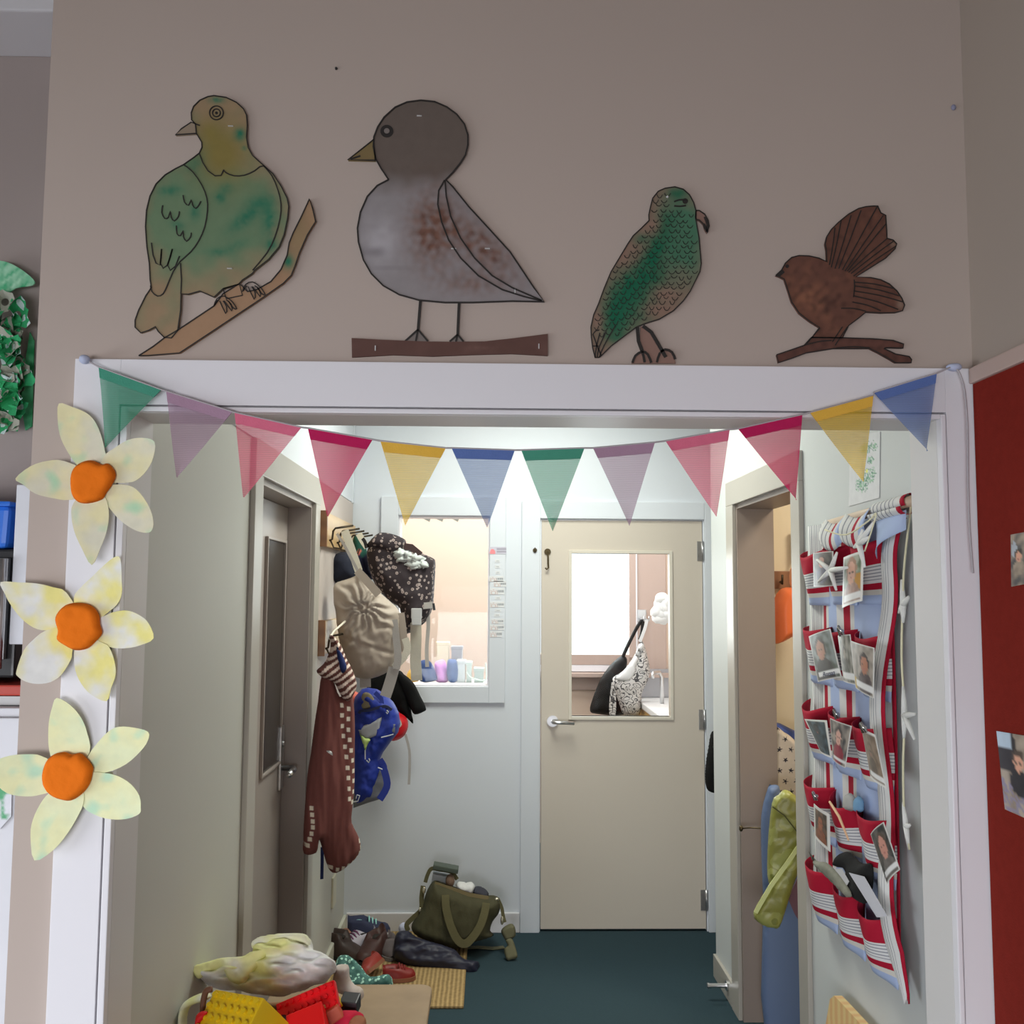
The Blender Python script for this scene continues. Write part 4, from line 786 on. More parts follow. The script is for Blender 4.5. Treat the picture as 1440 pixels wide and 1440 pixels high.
# ---- black jacket
c = crop((410, 880), .25)
PJ = PY(4.70)
t = thing('jacket', 'black jacket hanging with one short sleeve out under the window', 'jacket', PJ(570, 1010))
MK = mat('black_fleece', (.012, .012, .012), .95, .15, 40, .5, 250, spec=.08)
MB().pillow(c([(430, 300), (480, 262), (540, 250), (610, 252), (640, 290), (670, 380), (672, 470), (685, 550), (650, 520), (600, 485), (540, 440), (480, 420), (430, 380)]), PJ, .05, .05, R=14, res=4, wr=.008).build('jacket_body', MK, t, True)
MB().pillow(c([(590, 252), (640, 275), (690, 322), (725, 390), (758, 460), (745, 480), (695, 496), (670, 460), (640, 400), (600, 320)]), PJ, .045, .03, R=12, res=4, wr=.006, off=.02).build('sleeve', MK, t, True)
# ---- red bag and dangling strap
PRD = PY(4.66)
t = thing('bag', 'bright red bag half hidden behind the blue backpack', 'bag', PRD(565, 1040))
MB().pillow(c([(560, 470), (610, 490), (648, 520), (655, 570), (630, 622), (575, 648), (540, 620)]), PRD, .05, .05, res=4, wr=.005).build('bag_body', mat('red_nylon', A(170, 20, 28, .6), .5, .06, 12, .3, 40), t, True)
band([(640, 610), (662, 700), (664, 800), (660, 893)], PRD, .012, M_web2, par=t); band([(612, 520), (622, 545), (610, 560)], PRD, .008, M_web, 'tag_loop', t, off=.06)
# ---- blue backpack
PB_ = PY(4.30)
t = thing('backpack', 'royal blue school backpack with grey pockets, hanging from the lower rack', 'backpack', PB_(530, 1130))
M_blue = mat('royal_blue_nylon', A(24, 42, 122, .62), .55, .1, 12, .35, 30); M_gry = mat('grey_mesh_nylon', A(92, 94, 100, .62), .6, .08, 30, .4, 200)
MB().pillow(c([(345, 470), (356, 400), (395, 356), (430, 348), (480, 356), (530, 385), (575, 432), (604, 490), (612, 550), (600, 600), (560, 650), (515, 712), (500, 745), (510, 800), (500, 880), (470, 960), (420, 990), (355, 1015), (345, 760)]), PB_, .085, .08, R=16, res=2.2, wr=.012, wf=(.10, .07), smooth=False).build('bag_body', M_blue, t, True)
MB().pillow(c([(385, 565), (450, 530), (520, 498), (512, 560), (495, 605), (440, 622), (400, 600)]), PB_, .012, .004, R=5, res=2, off=.082, smooth=False, wr=.002).build('pocket', mat('pale_grey_nylon', A(134, 136, 140, .62), .6), t, True)
MB().pillow(c([(528, 502), (560, 492), (592, 545), (590, 588), (545, 610), (514, 605)]), PB_, .012, .004, R=5, res=2, off=.06, smooth=False).build('pocket', M_gry, t, True)
MB().pillow(c([(398, 590), (430, 612), (462, 620), (442, 650), (430, 690), (418, 650)]), PB_, .008, .002, R=4, res=2, off=.09, smooth=False).build('lime_panel', mat('lime_nylon', A(170, 196, 116, .62), .6), t, True)
MB().pillow(c([(348, 930), (420, 905), (470, 850), (500, 800), (540, 800), (548, 930), (515, 962), (440, 985), (355, 1015)]), PB_, .03, .03, R=7, res=2.2, off=.035, wr=.006, smooth=False).build('base_panel', M_gry, t, True)
MB().pillow(c([(408, 385), (425, 364), (455, 372), (478, 405), (472, 440), (440, 456), (405, 450)]), PB_, .008, .004, R=4, res=2, off=.078, wr=.003).build('lining', mat('olive_lining', A(108, 100, 80, .62), .8), t, True)
MB().strip([PB_(*p)+PB_.n*.085 for p in catmull(c([(395, 480), (405, 465), (450, 462), (490, 450), (540, 440), (575, 460)]), 4, False)], .012, .01, PB_.n).build('zip_flap', mat('navy_zip', (.012, .018, .07), .6), t)
band([(350, 480), (420, 470), (520, 420), (480, 365)], PB_, .02, M_blue, 'piping', t, off=.075)
band([(520, 770), (540, 830), (545, 890), (505, 960)], PB_, .03, M_blue, par=t, off=.065); band([(500, 745), (520, 775), (525, 800)], PB_, .03, M_blue, par=t, off=.04)
zm = MB()
for L_ in ([(430, 680), (430, 730)], [(437, 735), (450, 748), (455, 735), (450, 725)], [(360, 965), (390, 960), (400, 930), (385, 925), (380, 945)], [(518, 610), (560, 600), (585, 592)], [(548, 460), (558, 470), (552, 480), (545, 470)], [(500, 775), (525, 785)]):
    zm.tube([PB_(*p)+PB_.n*.096 for p in c(L_)], .0028, 6)
zm.build('zip_pull', mat('pale_zip', (.6, .62, .66), .4), t)
tag(MB().pillow(c([(325, 380), (345, 365), (385, 385), (410, 432), (390, 470), (350, 480), (330, 440)]), PY(4.34), .05, .05, res=3, wr=.006).build('sunhat', mat('coral_cotton', A(205, 100, 85, .62), .85, .05, 30, .3, 150), None, True), 'coral cotton sunhat squeezed between the towel and blue backpack', 'hat')
# ---- brown hooded towel with gingham hood
PT_ = Plane((-.60, 3.78, 1.3), (.45, -1, 0))
t = thing('hooded_robe', 'brown hooded robe with checked hood and dotted edging, hung on the lower rack', 'robe', PT_(470, 1225))
M_rob = mat('brown_jersey', A(98, 58, 54, .62), .9, .06, 20, .35, 150, sheen=.15)
body = c([(175, 270), (230, 300), (270, 400), (330, 370), (350, 480), (352, 700), (350, 900), (340, 1010), (335, 1100), (378, 1190), (382, 1262), (330, 1330), (245, 1388), (205, 1358), (172, 1250), (152, 1200), (135, 1272), (70, 1282), (68, 1200), (72, 1100), (90, 850), (110, 720), (130, 560), (150, 430)])
def dotline(L_, n):
    pp = np.array(catmull(L_, 8, False)); cum = np.concatenate([[0], np.cumsum(np.linalg.norm(np.diff(pp, axis=0), axis=1))])
    return [(np.interp(cum[-1]*(k+.5)/n, cum, pp[:, 0]), np.interp(cum[-1]*(k+.5)/n, cum, pp[:, 1])) for k in range(n)]
DOTS = []
for L_, n in (([(262, 410), (268, 560), (285, 680), (298, 800), (305, 920), (308, 990)], 10), ([(303, 430), (300, 560), (312, 660), (332, 780), (338, 900), (325, 1010)], 10), ([(372, 1185), (383, 1240), (360, 1300), (310, 1335), (235, 1355), (195, 1340)], 9), ([(98, 1000), (105, 1110), (92, 1180), (75, 1240)], 7)): DOTS += dotline(L_, n)
rbc, crc = A(98, 58, 54, .62), A(206, 186, 172, .62)
def robe(x, y):
    X, Y = (x-410)/.25, (y-880)/.25
    for dx, dy in DOTS:
        if abs(X-dx) < 9.5 and abs(Y-dy) < 12: return crc
    return rbc
MB().pillow(body, PT_, .05, .045, R=14, res=1.15, wr=.014, wf=(.07, .009), col=robe).build('robe_body', mat_paint('brown_jersey_print', .9, .2, 200), t, True)
def ging(x, y):
    X, Y = (x-410)/.25, (y-880)/.25; a = math.sin((X*.8+Y)*.155+2.2*nz(X, Y, .012)); return A(196, 176, 165, .62) if a > .15 else A(84, 50, 46, .62)
MB().pillow(c([(200, 50), (225, 58), (262, 105), (295, 180), (325, 240), (350, 318), (335, 380), (300, 420), (270, 395), (245, 345), (225, 315), (160, 285), (130, 250), (170, 210), (200, 150), (208, 100)]), PT_, .05, .03, R=12, res=1.3, wr=.008, off=.03, col=ging).build('hood', mat_paint('striped_jersey', .9), t, True)
MB().pillow(c([(222, 115), (240, 130), (270, 190), (278, 235), (255, 258), (235, 215)]), PT_, .012, .004, res=3, off=.078).build('inner_label', mat('navy_lining', A(24, 36, 80, .62), .8), t, True)
MB().pillow(c([(172, 690), (200, 692), (208, 716), (190, 706)]), PT_, .004, .002, res=2, off=.062).build('side_label', mat('white_cotton', (.7, .7, .7), .9), t)
band([(172, 1245), (172, 1330), (170, 1425)], PT_, .012, mat('navy_lining', A(24, 36, 80, .62)), 'tie', t)
MB().tube([PT_(*c([(205, 70)])[0])+PT_.n*.02, Vector((RX+.07, 3.93, PT_(*c([(245, 38)])[0]).z)), Vector((RX+.10, 4.02, PT_(*c([(280, 14)])[0]).z+.02))], .0045, 8).build('hanging_loop', mat('cream_print', A(206, 186, 172, .62)), t, True)
tag(MB().pillow(c([(130, 300), (160, 280), (150, 430), (130, 560), (112, 700), (100, 640), (115, 450)]), PY(4.36), .03, .03, res=3, wr=.004).build('garment', mat('dark_navy_cloth', (.012, .015, .035), .9), None, True), 'dark navy garment showing as a sliver behind the brown robe', 'garment')
# wall socket low on the left wall
sw = PL(XL)(468, 1250)
s_ = tag(MB().box(XL, XL+.010, sw.y-.045, sw.y+.045, sw.z-.075, sw.z+.06, b=.003).build('socket_plate', mat('cream_plastic', (.62, .6, .48), .4)), 'cream wall socket plate low on the left wall below the robe', 'socket')
# ================================================================== LABELS BESIDE THE WINDOW
def sticker(x0, x1, y0, y1, lbl, kind, grp=None):
    def pt(u, v):
        w = (.74, .75, .76)
        if kind == 'title': return A(205, 120, 125, .7) if gauss(u, v, .2, .85, .17, .6) > .4 else ((.35, .33, .40) if (u > .45 and (abs(v-.35) < .1 or abs(v-.7) < .08)) else A(180, 178, 190, .8))
        if kind == 'tiny': return (.3, .32, .34) if (abs(v-.5) < .25 and .2 < u < .8 and int(u*14) % 2) else w
        q = w
        r = math.hypot((u-.25)*1.0, (v-.75)*.6)
        if .12 < r < .2 or .26 < r < .31: q = (.62, .50, .47)
        if u > .5 and abs(v-.5) < .16 and int(u*22) % 3: q = (.22, .24, .26)
        return q
    pl = PY(YB-.0185 if x0 < WB_edge else YB-.0005)
    snap('sticker', lbl, [(x0, y0), (x1, y0), (x1, y1), (x0, y1)], pl, pt, 24, 8, .0012, .5, grp, 'sticker')
WB_edge = 720
rows = [(688, 712, 769, 779, 'pink sun title label, topmost of the label column by the window', 'title'), (696, 703, 787, 791, 'tiny white label, highest of three just under the pink title label', 'tiny'), (696, 703, 795, 799, 'tiny white label, middle of three just under the pink title label', 'tiny'), (697, 703, 803, 807, 'tiny white label, lowest of three just under the pink title label', 'tiny'), (688, 708, 810, 818, 'white rainbow label sticking out left, first of the large ones', 'big'), (694, 712, 817, 825, 'white rainbow label sticking out right below its neighbour', 'big'), (689, 709, 827, 836, 'white rainbow label alone between two gaps, third of the large ones', 'big'), (696, 704, 839, 843, 'tiny white label above the fourth rainbow label', 'tiny'), (689, 709, 846, 854, 'white rainbow label with tiny labels above and below it', 'big'), (696, 704, 857, 860, 'tiny white label, upper of the pair halfway down the column', 'tiny'), (695, 703, 863, 867, 'tiny white label, lower of the pair halfway down the column', 'tiny'), (691, 708, 870, 877, 'white rainbow label, upper of the bottom three', 'big'), (689, 709, 878, 886, 'white rainbow label, middle of the bottom three', 'big'), (689, 706, 887, 896, 'white rainbow label at the very bottom of the column', 'big')]
for r in rows: sticker(*r, 'labels stuck beside the window')
# ================================================================== THROUGH THE INTERIOR WINDOW
SZ = GZ0-.03
tag(MB().box(-1.3, .15, Y2+.002, 5.55, SZ-.03, SZ, b=.004).box(-1.28, -1.24, Y2+.02, 5.5, 0, SZ-.03).box(.09, .13, Y2+.02, 5.5, 0, SZ-.03).build('counter', mat('white_laminate', (.75, .75, .74), .4)), 'white counter on the far side of the interior window', 'counter')
P5 = PY(5.3)
def cube(name, lbl, x0, x1, y0, cl, Y, dep=.12, grp=None):
    pl = PY(Y); a, b_ = pl(x0, y0), pl(x1, y0)
    o = thing(name, lbl, name.replace('_', ' '), ((a.x+b_.x)/2, Y+dep/2, SZ), grp)
    m_ = mat(name+'_%d_%d' % (x0, y0), cl, .6); zt_ = a.z; MB().box(a.x, b_.x, Y, Y+dep, SZ+.001, zt_-.012, b=.003).build('box_body', m_, o)
    MB().box(a.x-.004, b_.x+.004, Y-.003, Y+dep+.003, zt_-.018, zt_, b=.003).build('lid', m_, o); return o
cube('storage_box', 'grey box standing tall behind the coloured bags beyond the window', 635, 650, 909, (.30, .30, .33), 5.42, .1)
cube('storage_box', 'pale yellow box left of the grey one beyond the window', 614, 631, 903, (.80, .70, .50), 5.42, .1)
cube('storage_box', 'white box right of the navy bag beyond the window', 643, 654, 929, (.66, .68, .68), 5.25)
cube('storage_box', 'mint white box in the middle of the white ones beyond the window', 656, 663, 931, (.60, .68, .64), 5.27)
cube('storage_box', 'low grey-green box at the right end beyond the window', 667, 680, 940, (.45, .52, .48), 5.25)
def sack(lbl, pts, cl, Y, bump=.006):
    return tag(MB().pillow(pts, PY(Y), .07, .05, res=2.5, wr=bump, wf=(.15, .1)).build('bag', mat('bag_cloth_%d' % int(pts[0][0]), cl, .8, .2, 14), None, True), lbl, 'bag', 'coloured bags beyond the window')
sack('navy and teal bag at the left beyond the window glass', [(591, 958), (590, 932), (600, 928), (608, 934), (614, 950), (613, 957)], A(24, 48, 92, .6), 5.24)
sack('pink bag between two blue ones beyond the window glass', [(613, 958), (611, 935), (616, 929), (626, 930), (631, 957)], A(225, 130, 200, .75), 5.30)
sack('dark blue bag right of the pink one beyond the window glass', [(630, 957), (629, 930), (636, 927), (643, 931), (643, 957)], A(40, 66, 110, .6), 5.25)
sack('ochre bag low behind the webbing strap beyond the window', [(572, 958), (574, 944), (582, 941), (588, 950), (588, 958)], A(180, 140, 60, .7), 5.2)
tag(MB().tube([PY(5.2)(*p) for p in catmull([(656, 945), (659, 950), (665, 954), (680, 957), (684, 952), (683, 932)], 4, False)], .004, 8).build('cable', mat('mint_white_cable', (.66, .78, .70), .5), None, True), 'mint white cable looped in front of the boxes beyond the window', 'cable')
pg = thing('bunting', 'little paper bunting hanging at the top of the far room seen through the window', 'bunting', PY(5.5)(630, 730))
for x in (618, 640, 600):
    MB().board([(x-6, 729), (x+6, 729), (x+4, 734)], PY(5.5), .002).build('pennant', mat('grey_olive_paper', (.32, .32, .27), .8), pg)
MB().tube([PY(5.5)(570, 724), PY(5.5)(620, 729), PY(5.5)(690, 724)], .002, 6).build('cord', M_web2, pg)
# ================================================================== THROUGH THE DOOR GLASS
c = crop((790, 760), .1875)
PH = PY(6.42); hkx = PH(*c([(628, 590)])[0])
t = thing('wall_hook', 'small metal double hook on the window jamb in the far room', 'hook', hkx)
MB().box(hkx.x-.03, hkx.x+.03, BY1-.034, BY1-.023, hkx.z-.02, hkx.z+.06, b=.003).tube([(hkx.x-.012, BY1-.034, hkx.z), (hkx.x-.012, 6.40, hkx.z-.01), (hkx.x-.012, 6.385, hkx.z+.02)], .005, 8).tube([(hkx.x+.02, BY1-.034, hkx.z), (hkx.x+.02, 6.40, hkx.z-.01), (hkx.x+.02, 6.385, hkx.z+.02)], .005, 8).build('hook_plate', M_steel, t)
t = thing('tote_bag', 'black leather tote hanging from one long strap seen through the door glass', 'bag', PH(*c([(340, 1300)])[0]))
MT_ = mat('black_leather', (.010, .009, .009), .55, .15, 12, .3, 40, spec=.2)
MB().pillow(c([(450, 865), (490, 890), (480, 1000), (470, 1150), (470, 1305), (260, 1300), (212, 1275), (230, 1190), (290, 1040), (360, 940), (405, 895)]), PH, .05, .07, R=14, res=4, wr=.008).build('bag_body', MT_, t, True)
MB().tube([PH(*p) for p in catmull(c([(455, 880), (490, 800), (560, 660), (605, 600), (600, 690), (585, 745)]), 4, False)], .012, 8).build('strap', MT_, t, True)
PH2 = PY(6.27)
t = thing('tote_bag', 'white cotton tote printed with grey scrolls, seen through the door glass', 'bag', PH2(*c([(520, 1310)])[0]))
M_scr = mat_scroll('grey_scroll_print', (.62, .60, .58), (.07, .07, .075), 17)
MB().pillow(c([(590, 750), (620, 790), (645, 880), (662, 980), (640, 1060), (600, 1150), (585, 1305), (470, 1308), (430, 1220), (395, 1130), (380, 1050), (395, 1020), (470, 970), (545, 860)]), PH2, .06, .06, R=14, res=4, wr=.008).build('bag_body', M_scr, t, True)
MB().pillow(c([(585, 765), (605, 800), (560, 900), (530, 1020), (470, 1050), (400, 1040), (385, 1030), (440, 985), (530, 880)]), PH2, .012, .004, R=5, res=4, off=.055).build('turned_lining', mat('white_cotton', (.7, .7, .7), .9), t, True)
band([(585, 760), (620, 670), (640, 595)], PH2, .02, mat('white_cotton', (.7, .7, .7)), par=t); band([(380, 1060), (365, 1180), (362, 1290), (385, 1300), (390, 1200), (382, 1130)], PH2, .02, M_scr, par=t, off=.04)
sk_ = PY(6.0); cz = sk_(920, 990).z-.02; sx0 = sk_(911, 990).x
t = thing('sink_bench', 'white sink bench with a yellow wood front, seen through the door glass', 'sink bench', (sx0+.5, 6.0, 0))
MB().box(sx0, BX1-.01, 5.55, 6.59, cz-.04, cz, b=.006).build('bench_top', mat('white_bench_top', (.8, .8, .8), .3), t)
MB().box(sx0+.015, BX1-.02, 5.57, 6.58, .02, cz-.042).build('cabinet', mat_wood('honey_wood', (.62, .40, .13), (.55, .33, .1), 3, .45, 'X', 2), t)
sp = MB().box(sx0+.02, BX1-.01, 6.555, 6.595, cz+.001, cz+.19, b=.003).build('splashback', mat('grey_steel_splash', (.45, .45, .48), .35, metal=.5), t)
tp_ = PY(6.2)(931, 985); MB().tube([(tp_.x, 6.2, cz), (tp_.x, 6.2, cz+.17), (tp_.x-.02, 6.18, cz+.2), (tp_.x-.07, 6.12, cz+.2), (tp_.x-.08, 6.10, cz+.17)], .013, 10).build('tap', M_steel, t, True)
fl_ = PY(6.3); t = thing('paper_flower', 'white frilled paper flower high on the far room wall seen through the door glass', 'paper flower', fl_(932, 858)); random.seed(4)
for k in range(9):
    a_ = k*2.399; r_ = 9*math.sqrt(k/9); q = fl_(934+r_*math.cos(a_), 857+1.7*r_*math.sin(a_)); MB().ball(q, (.055, .035, .05), 10, 7, .7, 18).build('petal', mat('white_crepe_paper', (.80, .80, .79), .9), t, True)
MB().tube([fl_(934, 857)+Vector((.02, .02, 0)), Vector((fl_(934, 857).x+.03, BY1, fl_(934, 857).z))], .006, 6).build('stem', M_web2, t)
# ================================================================== FLOOR: MAT, SHOES, BAGS
KH = .62
def m_sisal():
    m, nt, b = nodes('sisal_weave'); b.inputs['Roughness'].default_value = .95; b.inputs['Specular IOR Level'].default_value = .05
    tc = nt.nodes.new('ShaderNodeTexCoord'); w = nt.nodes.new('ShaderNodeTexWave'); w.bands_direction = 'X'; w.inputs['Scale'].default_value = 17; w.inputs['Distortion'].default_value = .6
    n = nt.nodes.new('ShaderNodeTexNoise'); n.inputs['Scale'].default_value = 60
    mx = nt.nodes.new('ShaderNodeMix'); mx.data_type = 'RGBA'; mx.inputs['A'].default_value = (*A(94, 78, 52, KH), 1); mx.inputs['B'].default_value = (*A(150, 128, 90, KH), 1)
    bp = nt.nodes.new('ShaderNodeBump'); bp.inputs['Strength'].default_value = .8; bp.inputs['Distance'].default_value = .004
    ad = nt.nodes.new('ShaderNodeMath'); ad.operation = 'MULTIPLY_ADD'; ad.inputs[1].default_value = .6; ad.inputs[2].default_value = 0; ad2 = nt.nodes.new('ShaderNodeMath'); ad2.operation = 'MULTIPLY_ADD'; ad2.inputs[1].default_value = .6
    nt.links.new(tc.outputs['Object'], w.inputs['Vector']); nt.links.new(tc.outputs['Object'], n.inputs['Vector']); nt.links.new(n.outputs['Fac'], ad.inputs[0]); nt.links.new(w.outputs['Fac'], ad2.inputs[0]); nt.links.new(ad.outputs[0], ad2.inputs[2])
    nt.links.new(ad2.outputs[0], mx.inputs['Factor']); nt.links.new(ad2.outputs[0], bp.inputs['Height']); nt.links.new(mx.outputs['Result'], b.inputs['Base Color']); nt.links.new(bp.outputs['Normal'], b.inputs['Normal']); return m
mx1 = PZ(0)(652, 1419); MTOP = .012
tag(MB().box(XL+.02, mx1.x, mx1.y, YB-.02, .001, MTOP, b=.004).build('doormat', m_sisal()), 'ribbed tan sisal mat on the teal carpet under the shoes', 'mat')
# ---- olive bag
c = crop((540, 1200), .1389)
PO = Plane((0, 4.62, 0), (0, -1, .16))
t = thing('holdall', 'olive green canvas holdall slumped open against the white wall', 'bag', PO(640, 1335))
M_ol = mat('olive_canvas', A(56, 54, 36, KH), .85, .12, 18, .45, 120)
MB().pillow(c([(430, 390), (490, 285), (540, 272), (700, 332), (860, 392), (1000, 420), (1130, 432), (1178, 480), (1165, 600), (1100, 690), (1075, 780), (1110, 830), (1000, 872), (800, 930), (700, 968), (560, 930), (400, 868), (295, 800), (280, 720), (340, 620), (395, 500)]), PO, .10, .11, R=17, res=2.4, wr=.010, wf=(.06, .03)).build('bag_body', M_ol, t, True)
def bandp(pts, pl, w, m, name, par, off, th=.005, n=4): return band(pts, pl, w, m, name, par, n, th, off)
bandp([(632, 390), (640, 520), (690, 700), (760, 830), (830, 860), (900, 800), (980, 680), (1020, 560), (1035, 470)], PO, .035, mat('olive_webbing', A(76, 72, 48, KH), .85, .08, 40, .4, 300), 'handle', t, lambda u: .098+.03*math.sin(math.pi*u))
MB().strip([PO(*p)+PO.n*.055 for p in c([(520, 290), (700, 345), (860, 400), (1060, 435)])], .016, .008, PO.n).build('zip', mat('olive_zip', A(92, 80, 50, KH), .5), t)
bandp([(400, 320), (385, 440), (380, 560), (300, 640), (235, 710), (250, 770)], PO, .022, mat('olive_webbing', (.1, .1, .06)), 'shoulder_strap', t, .03); bandp([(415, 300), (440, 220), (480, 160), (560, 170), (680, 195), (740, 270)], PO, .018, mat('olive_webbing', (.1, .1, .06)), 'shoulder_strap', t, -.02)
bandp([(1150, 450), (1190, 540), (1205, 620), (1222, 690)], PO, .016, mat('olive_webbing', (.1, .1, .06)), 'shoulder_strap', t, .02)
MB().ball(PO(*c([(372, 560)])[0])+PO.n*.04, (.007, .007, .012), 8, 6).ball(PO(*c([(412, 360)])[0])+PO.n*.045, (.008, .006, .016), 8, 6).ball(PO(*c([(1140, 450)])[0])+PO.n*.05, (.012, .006, .008), 8, 6).ball(PO(*c([(1195, 670)])[0])+PO.n*.03, (.008, .006, .02), 8, 6).build('clasp', mat('pale_brass', (.7, .65, .5), .3, metal=.9), t, True)
M_olw = mat('olive_webbing_roll', A(84, 82, 62, KH), .85, .08, 40, .4, 300)
MB().pillow(c([(1185, 770), (1225, 725), (1290, 700), (1325, 740), (1330, 820), (1290, 855), (1235, 870), (1200, 820)]), PO, .025, .02, R=4, res=2.2, off=.03).build('strap_roll', M_olw, t, True)
MB().pillow(c([(1230, 880), (1290, 860), (1325, 930), (1352, 1050), (1300, 1072), (1245, 1080), (1215, 980), (1250, 930)]), Plane((0, 4.52, 0), (0, -1, .5)), .012, .01, R=3, res=2.2).build('strap_tail', M_olw, t, True)
fz = PZ(.006); MB().strip([fz(*p) for p in c([(800, 955), (950, 950), (1100, 962), (1215, 950)])], .03, .004, (0, 0, 1)).build('strap_tail', M_olw, t)
PO2 = PY(4.66)
tag(MB().pillow(c([(725, 330), (760, 285), (830, 300), (880, 290), (920, 330), (900, 400), (860, 400), (780, 370)]), PO2, .045, .04, res=2.2, wr=.006, wf=(.3, .3)).build('cloth', mat('white_cotton', (.7, .7, .7), .9), None, True), 'crumpled white cloth showing in the open top of the olive holdall', 'cloth')
tag(MB().pillow(c([(900, 400), (915, 345), (960, 335), (1030, 365), (1062, 420), (1000, 430)]), PO2, .05, .04, res=2.2, wr=.004).build('cap', mat('charcoal_navy_cloth', (.04, .04, .055), .85, .1, 30, .3, 200), None, True), 'charcoal cap poking out at the right end of the olive holdall', 'hat')
q0 = PO2(*c([(480, 330)])[0]); q1 = PO2(*c([(640, 200)])[0])
tb_ = thing('carton', 'pale see-through carton tucked in the left end of the olive holdall', 'carton', ((q0.x+q1.x)/2, 4.68, q0.z))
MB().obox(((q0+q1)/2)+Vector((0, .03, -.01)), (q1.x-q0.x, .06, q1.z-q0.z), (Vector((1, 0, -.18)).normalized(), Vector((0, 1, 0)), Vector((.18, 0, 1)).normalized()), b=.004).build('carton_body', mat('pale_grey_card', A(150, 156, 160, KH), .5), tb_)
MB().obox(((q0+q1)/2)+Vector((.03, -.0, .055)), (.12, .07, .022), (Vector((1, 0, -.18)).normalized(), Vector((0, 1, 0)), Vector((.18, 0, 1)).normalized()), b=.004).build('lid', mat('dark_green_lid', A(60, 68, 60, KH), .5), tb_)
MB().ball(PO2(*c([(670, 270)])[0])+Vector((0, -.01, 0)), (.022, .02, .03)).build('roll_end', mat('brown_core', A(100, 80, 66, KH)), tb_)
# ---- navy coat on the floor
PNV = Plane((0, 4.46, 0), (0, -1, .75))
tag(MB().pillow(c([(100, 930), (110, 860), (150, 802), (260, 800), (340, 860), (560, 930), (720, 985), (800, 1070), (880, 1095), (965, 1112), (962, 1200), (945, 1255), (860, 1272), (700, 1240), (500, 1200), (300, 1172), (150, 1112), (95, 1050)]), PNV, .07, .05, R=13, res=2.2, wr=.012, wf=(.05, .13)).board(c([(790, 1165), (805, 1130), (830, 1160), (810, 1168)]), PNV, .003, .045, 2).build('coat', mat('navy_waterproof', A(28, 29, 44, KH), .5, .12, 12, .3, 30), None, True), 'dark navy waterproof coat dropped in front of the olive holdall', 'coat')
tag(MB().pillow(c([(150, 740), (190, 700), (240, 720), (255, 790), (160, 800)]), PY(4.72), .03, .03, res=2.4, wr=.004).build('cloth', mat('pale_lilac_cloth', A(170, 172, 190, KH), .9), None, True), 'pale lilac cloth behind the left end of the navy coat', 'cloth')
# ---- shoes
def shoe(name, lbl, c0, ang, L, h, w, up, sole, inner, tall=.0, rollx=0, toe=.55, lace=None, grp=None):
    """a lofted shoe: heel to toe sections with an open mouth"""
    t = thing(name, lbl, 'shoe' if 'boot' not in name else 'boot', c0, grp); c0 = Vector(c0); ca, sa = math.cos(ang), math.sin(ang); cr_, sr = math.cos(rollx), math.sin(rollx)
    def P_(x, y, z):
        y, z = y*cr_-z*sr, y*sr+z*cr_
        return c0+Vector((x*ca-y*sa, x*sa+y*ca, z))
    def sec(u):
        wd = w*(.36+.16*math.sin(math.pi*min(1, u*1.05)))*(1 if u < .8 else max(.15, math.sqrt(max(0, 1-((u-.8)/.21)**2))))
        wd *= 1 if u > .05 else .7; hh = (h+tall*(1 if u < .38 else max(0, 1-(u-.38)/.14)))*(1 if u < .4 else 1-(1-toe)*min(1, (u-.4)/.4)); hh *= 1 if u < .86 else math.sqrt(max(.08, 1-((u-.86)/.15)**2)); return wd, hh
    N = 16; K_ = 12; vs = []; fs = []
    for i in range(N+1):
        u = i/N; wd, hh = sec(u)
        for k in range(K_+1):
            a = math.pi*k/K_; x = (u-.5)*L; y = wd*math.cos(a); z = .012+hh*math.sin(a)**.7
            op = .06 < u < .46 and 4 <= k <= 8
            if op: z -= min(hh*.55, .05)*(1-abs(k-6)/3)
            vs.append(P_(x, y, z))
    for i in range(N):
        for k in range(K_): fs.append((i*(K_+1)+k, i*(K_+1)+k+1, (i+1)*(K_+1)+k+1, (i+1)*(K_+1)+k))
    MB().add(vs, fs).build('upper', up, t, True)
    vs = []; fs = []
    for z in (0, .016):
        for i in range(2*N):
            u = i/N if i < N else 2-i/N; s = 1 if i < N else -1; wd, _ = sec(min(u, 1)); vs.append(P_((u-.5)*L*1.03, s*(wd+.003), z))
    n = 2*N; fs = [tuple(range(n))[::-1], tuple(range(n, 2*n))]+[(k, (k+1) % n, n+(k+1) % n, n+k) for k in range(n)]
    MB().add(vs, fs).build('sole', sole, t)
    MB().ball(P_(-.24*L, 0, h*.62+tall*.8), (w*.34, w*.30, .012), 12, 6).build('insole', inner, t, True)
    if lace:
        m = MB()
        for u in (.5, .58, .66): wd, hh = sec(u); m.tube([P_((u-.5)*L, y*wd*.7, .016+hh*(1-.25*y*y*1.6)) for y in (-.8, -.3, .3, .8)], .004, 6)
        m.build('lace', lace, t, True)
    return t
M_dbr, M_drk = mat('dark_brown_leather', A(46, 34, 30, KH), .5, .15, 15, .2, 60), mat('dark_rubber', (.02, .018, .016), .7)
M_ins = mat('dark_insole', (.03, .025, .022), .9)
fzm = PZ(MTOP+.002)
def fp(x, y): q = fzm(x, y); return (q.x, q.y, MTOP+.002)
shoe('boot', 'dark brown boot lying left of its mate on the sisal mat', fp(488, 1346), -.5, .21, .07, .10, M_dbr, M_drk, M_ins, .05)
shoe('boot', 'reddish dark brown boot with its toe toward the viewer on the mat', fp(522, 1346), -1.9, .22, .075, .10, mat('red_brown_leather', A(54, 33, 30, KH), .5, .15, 15), M_drk, M_ins, .03)
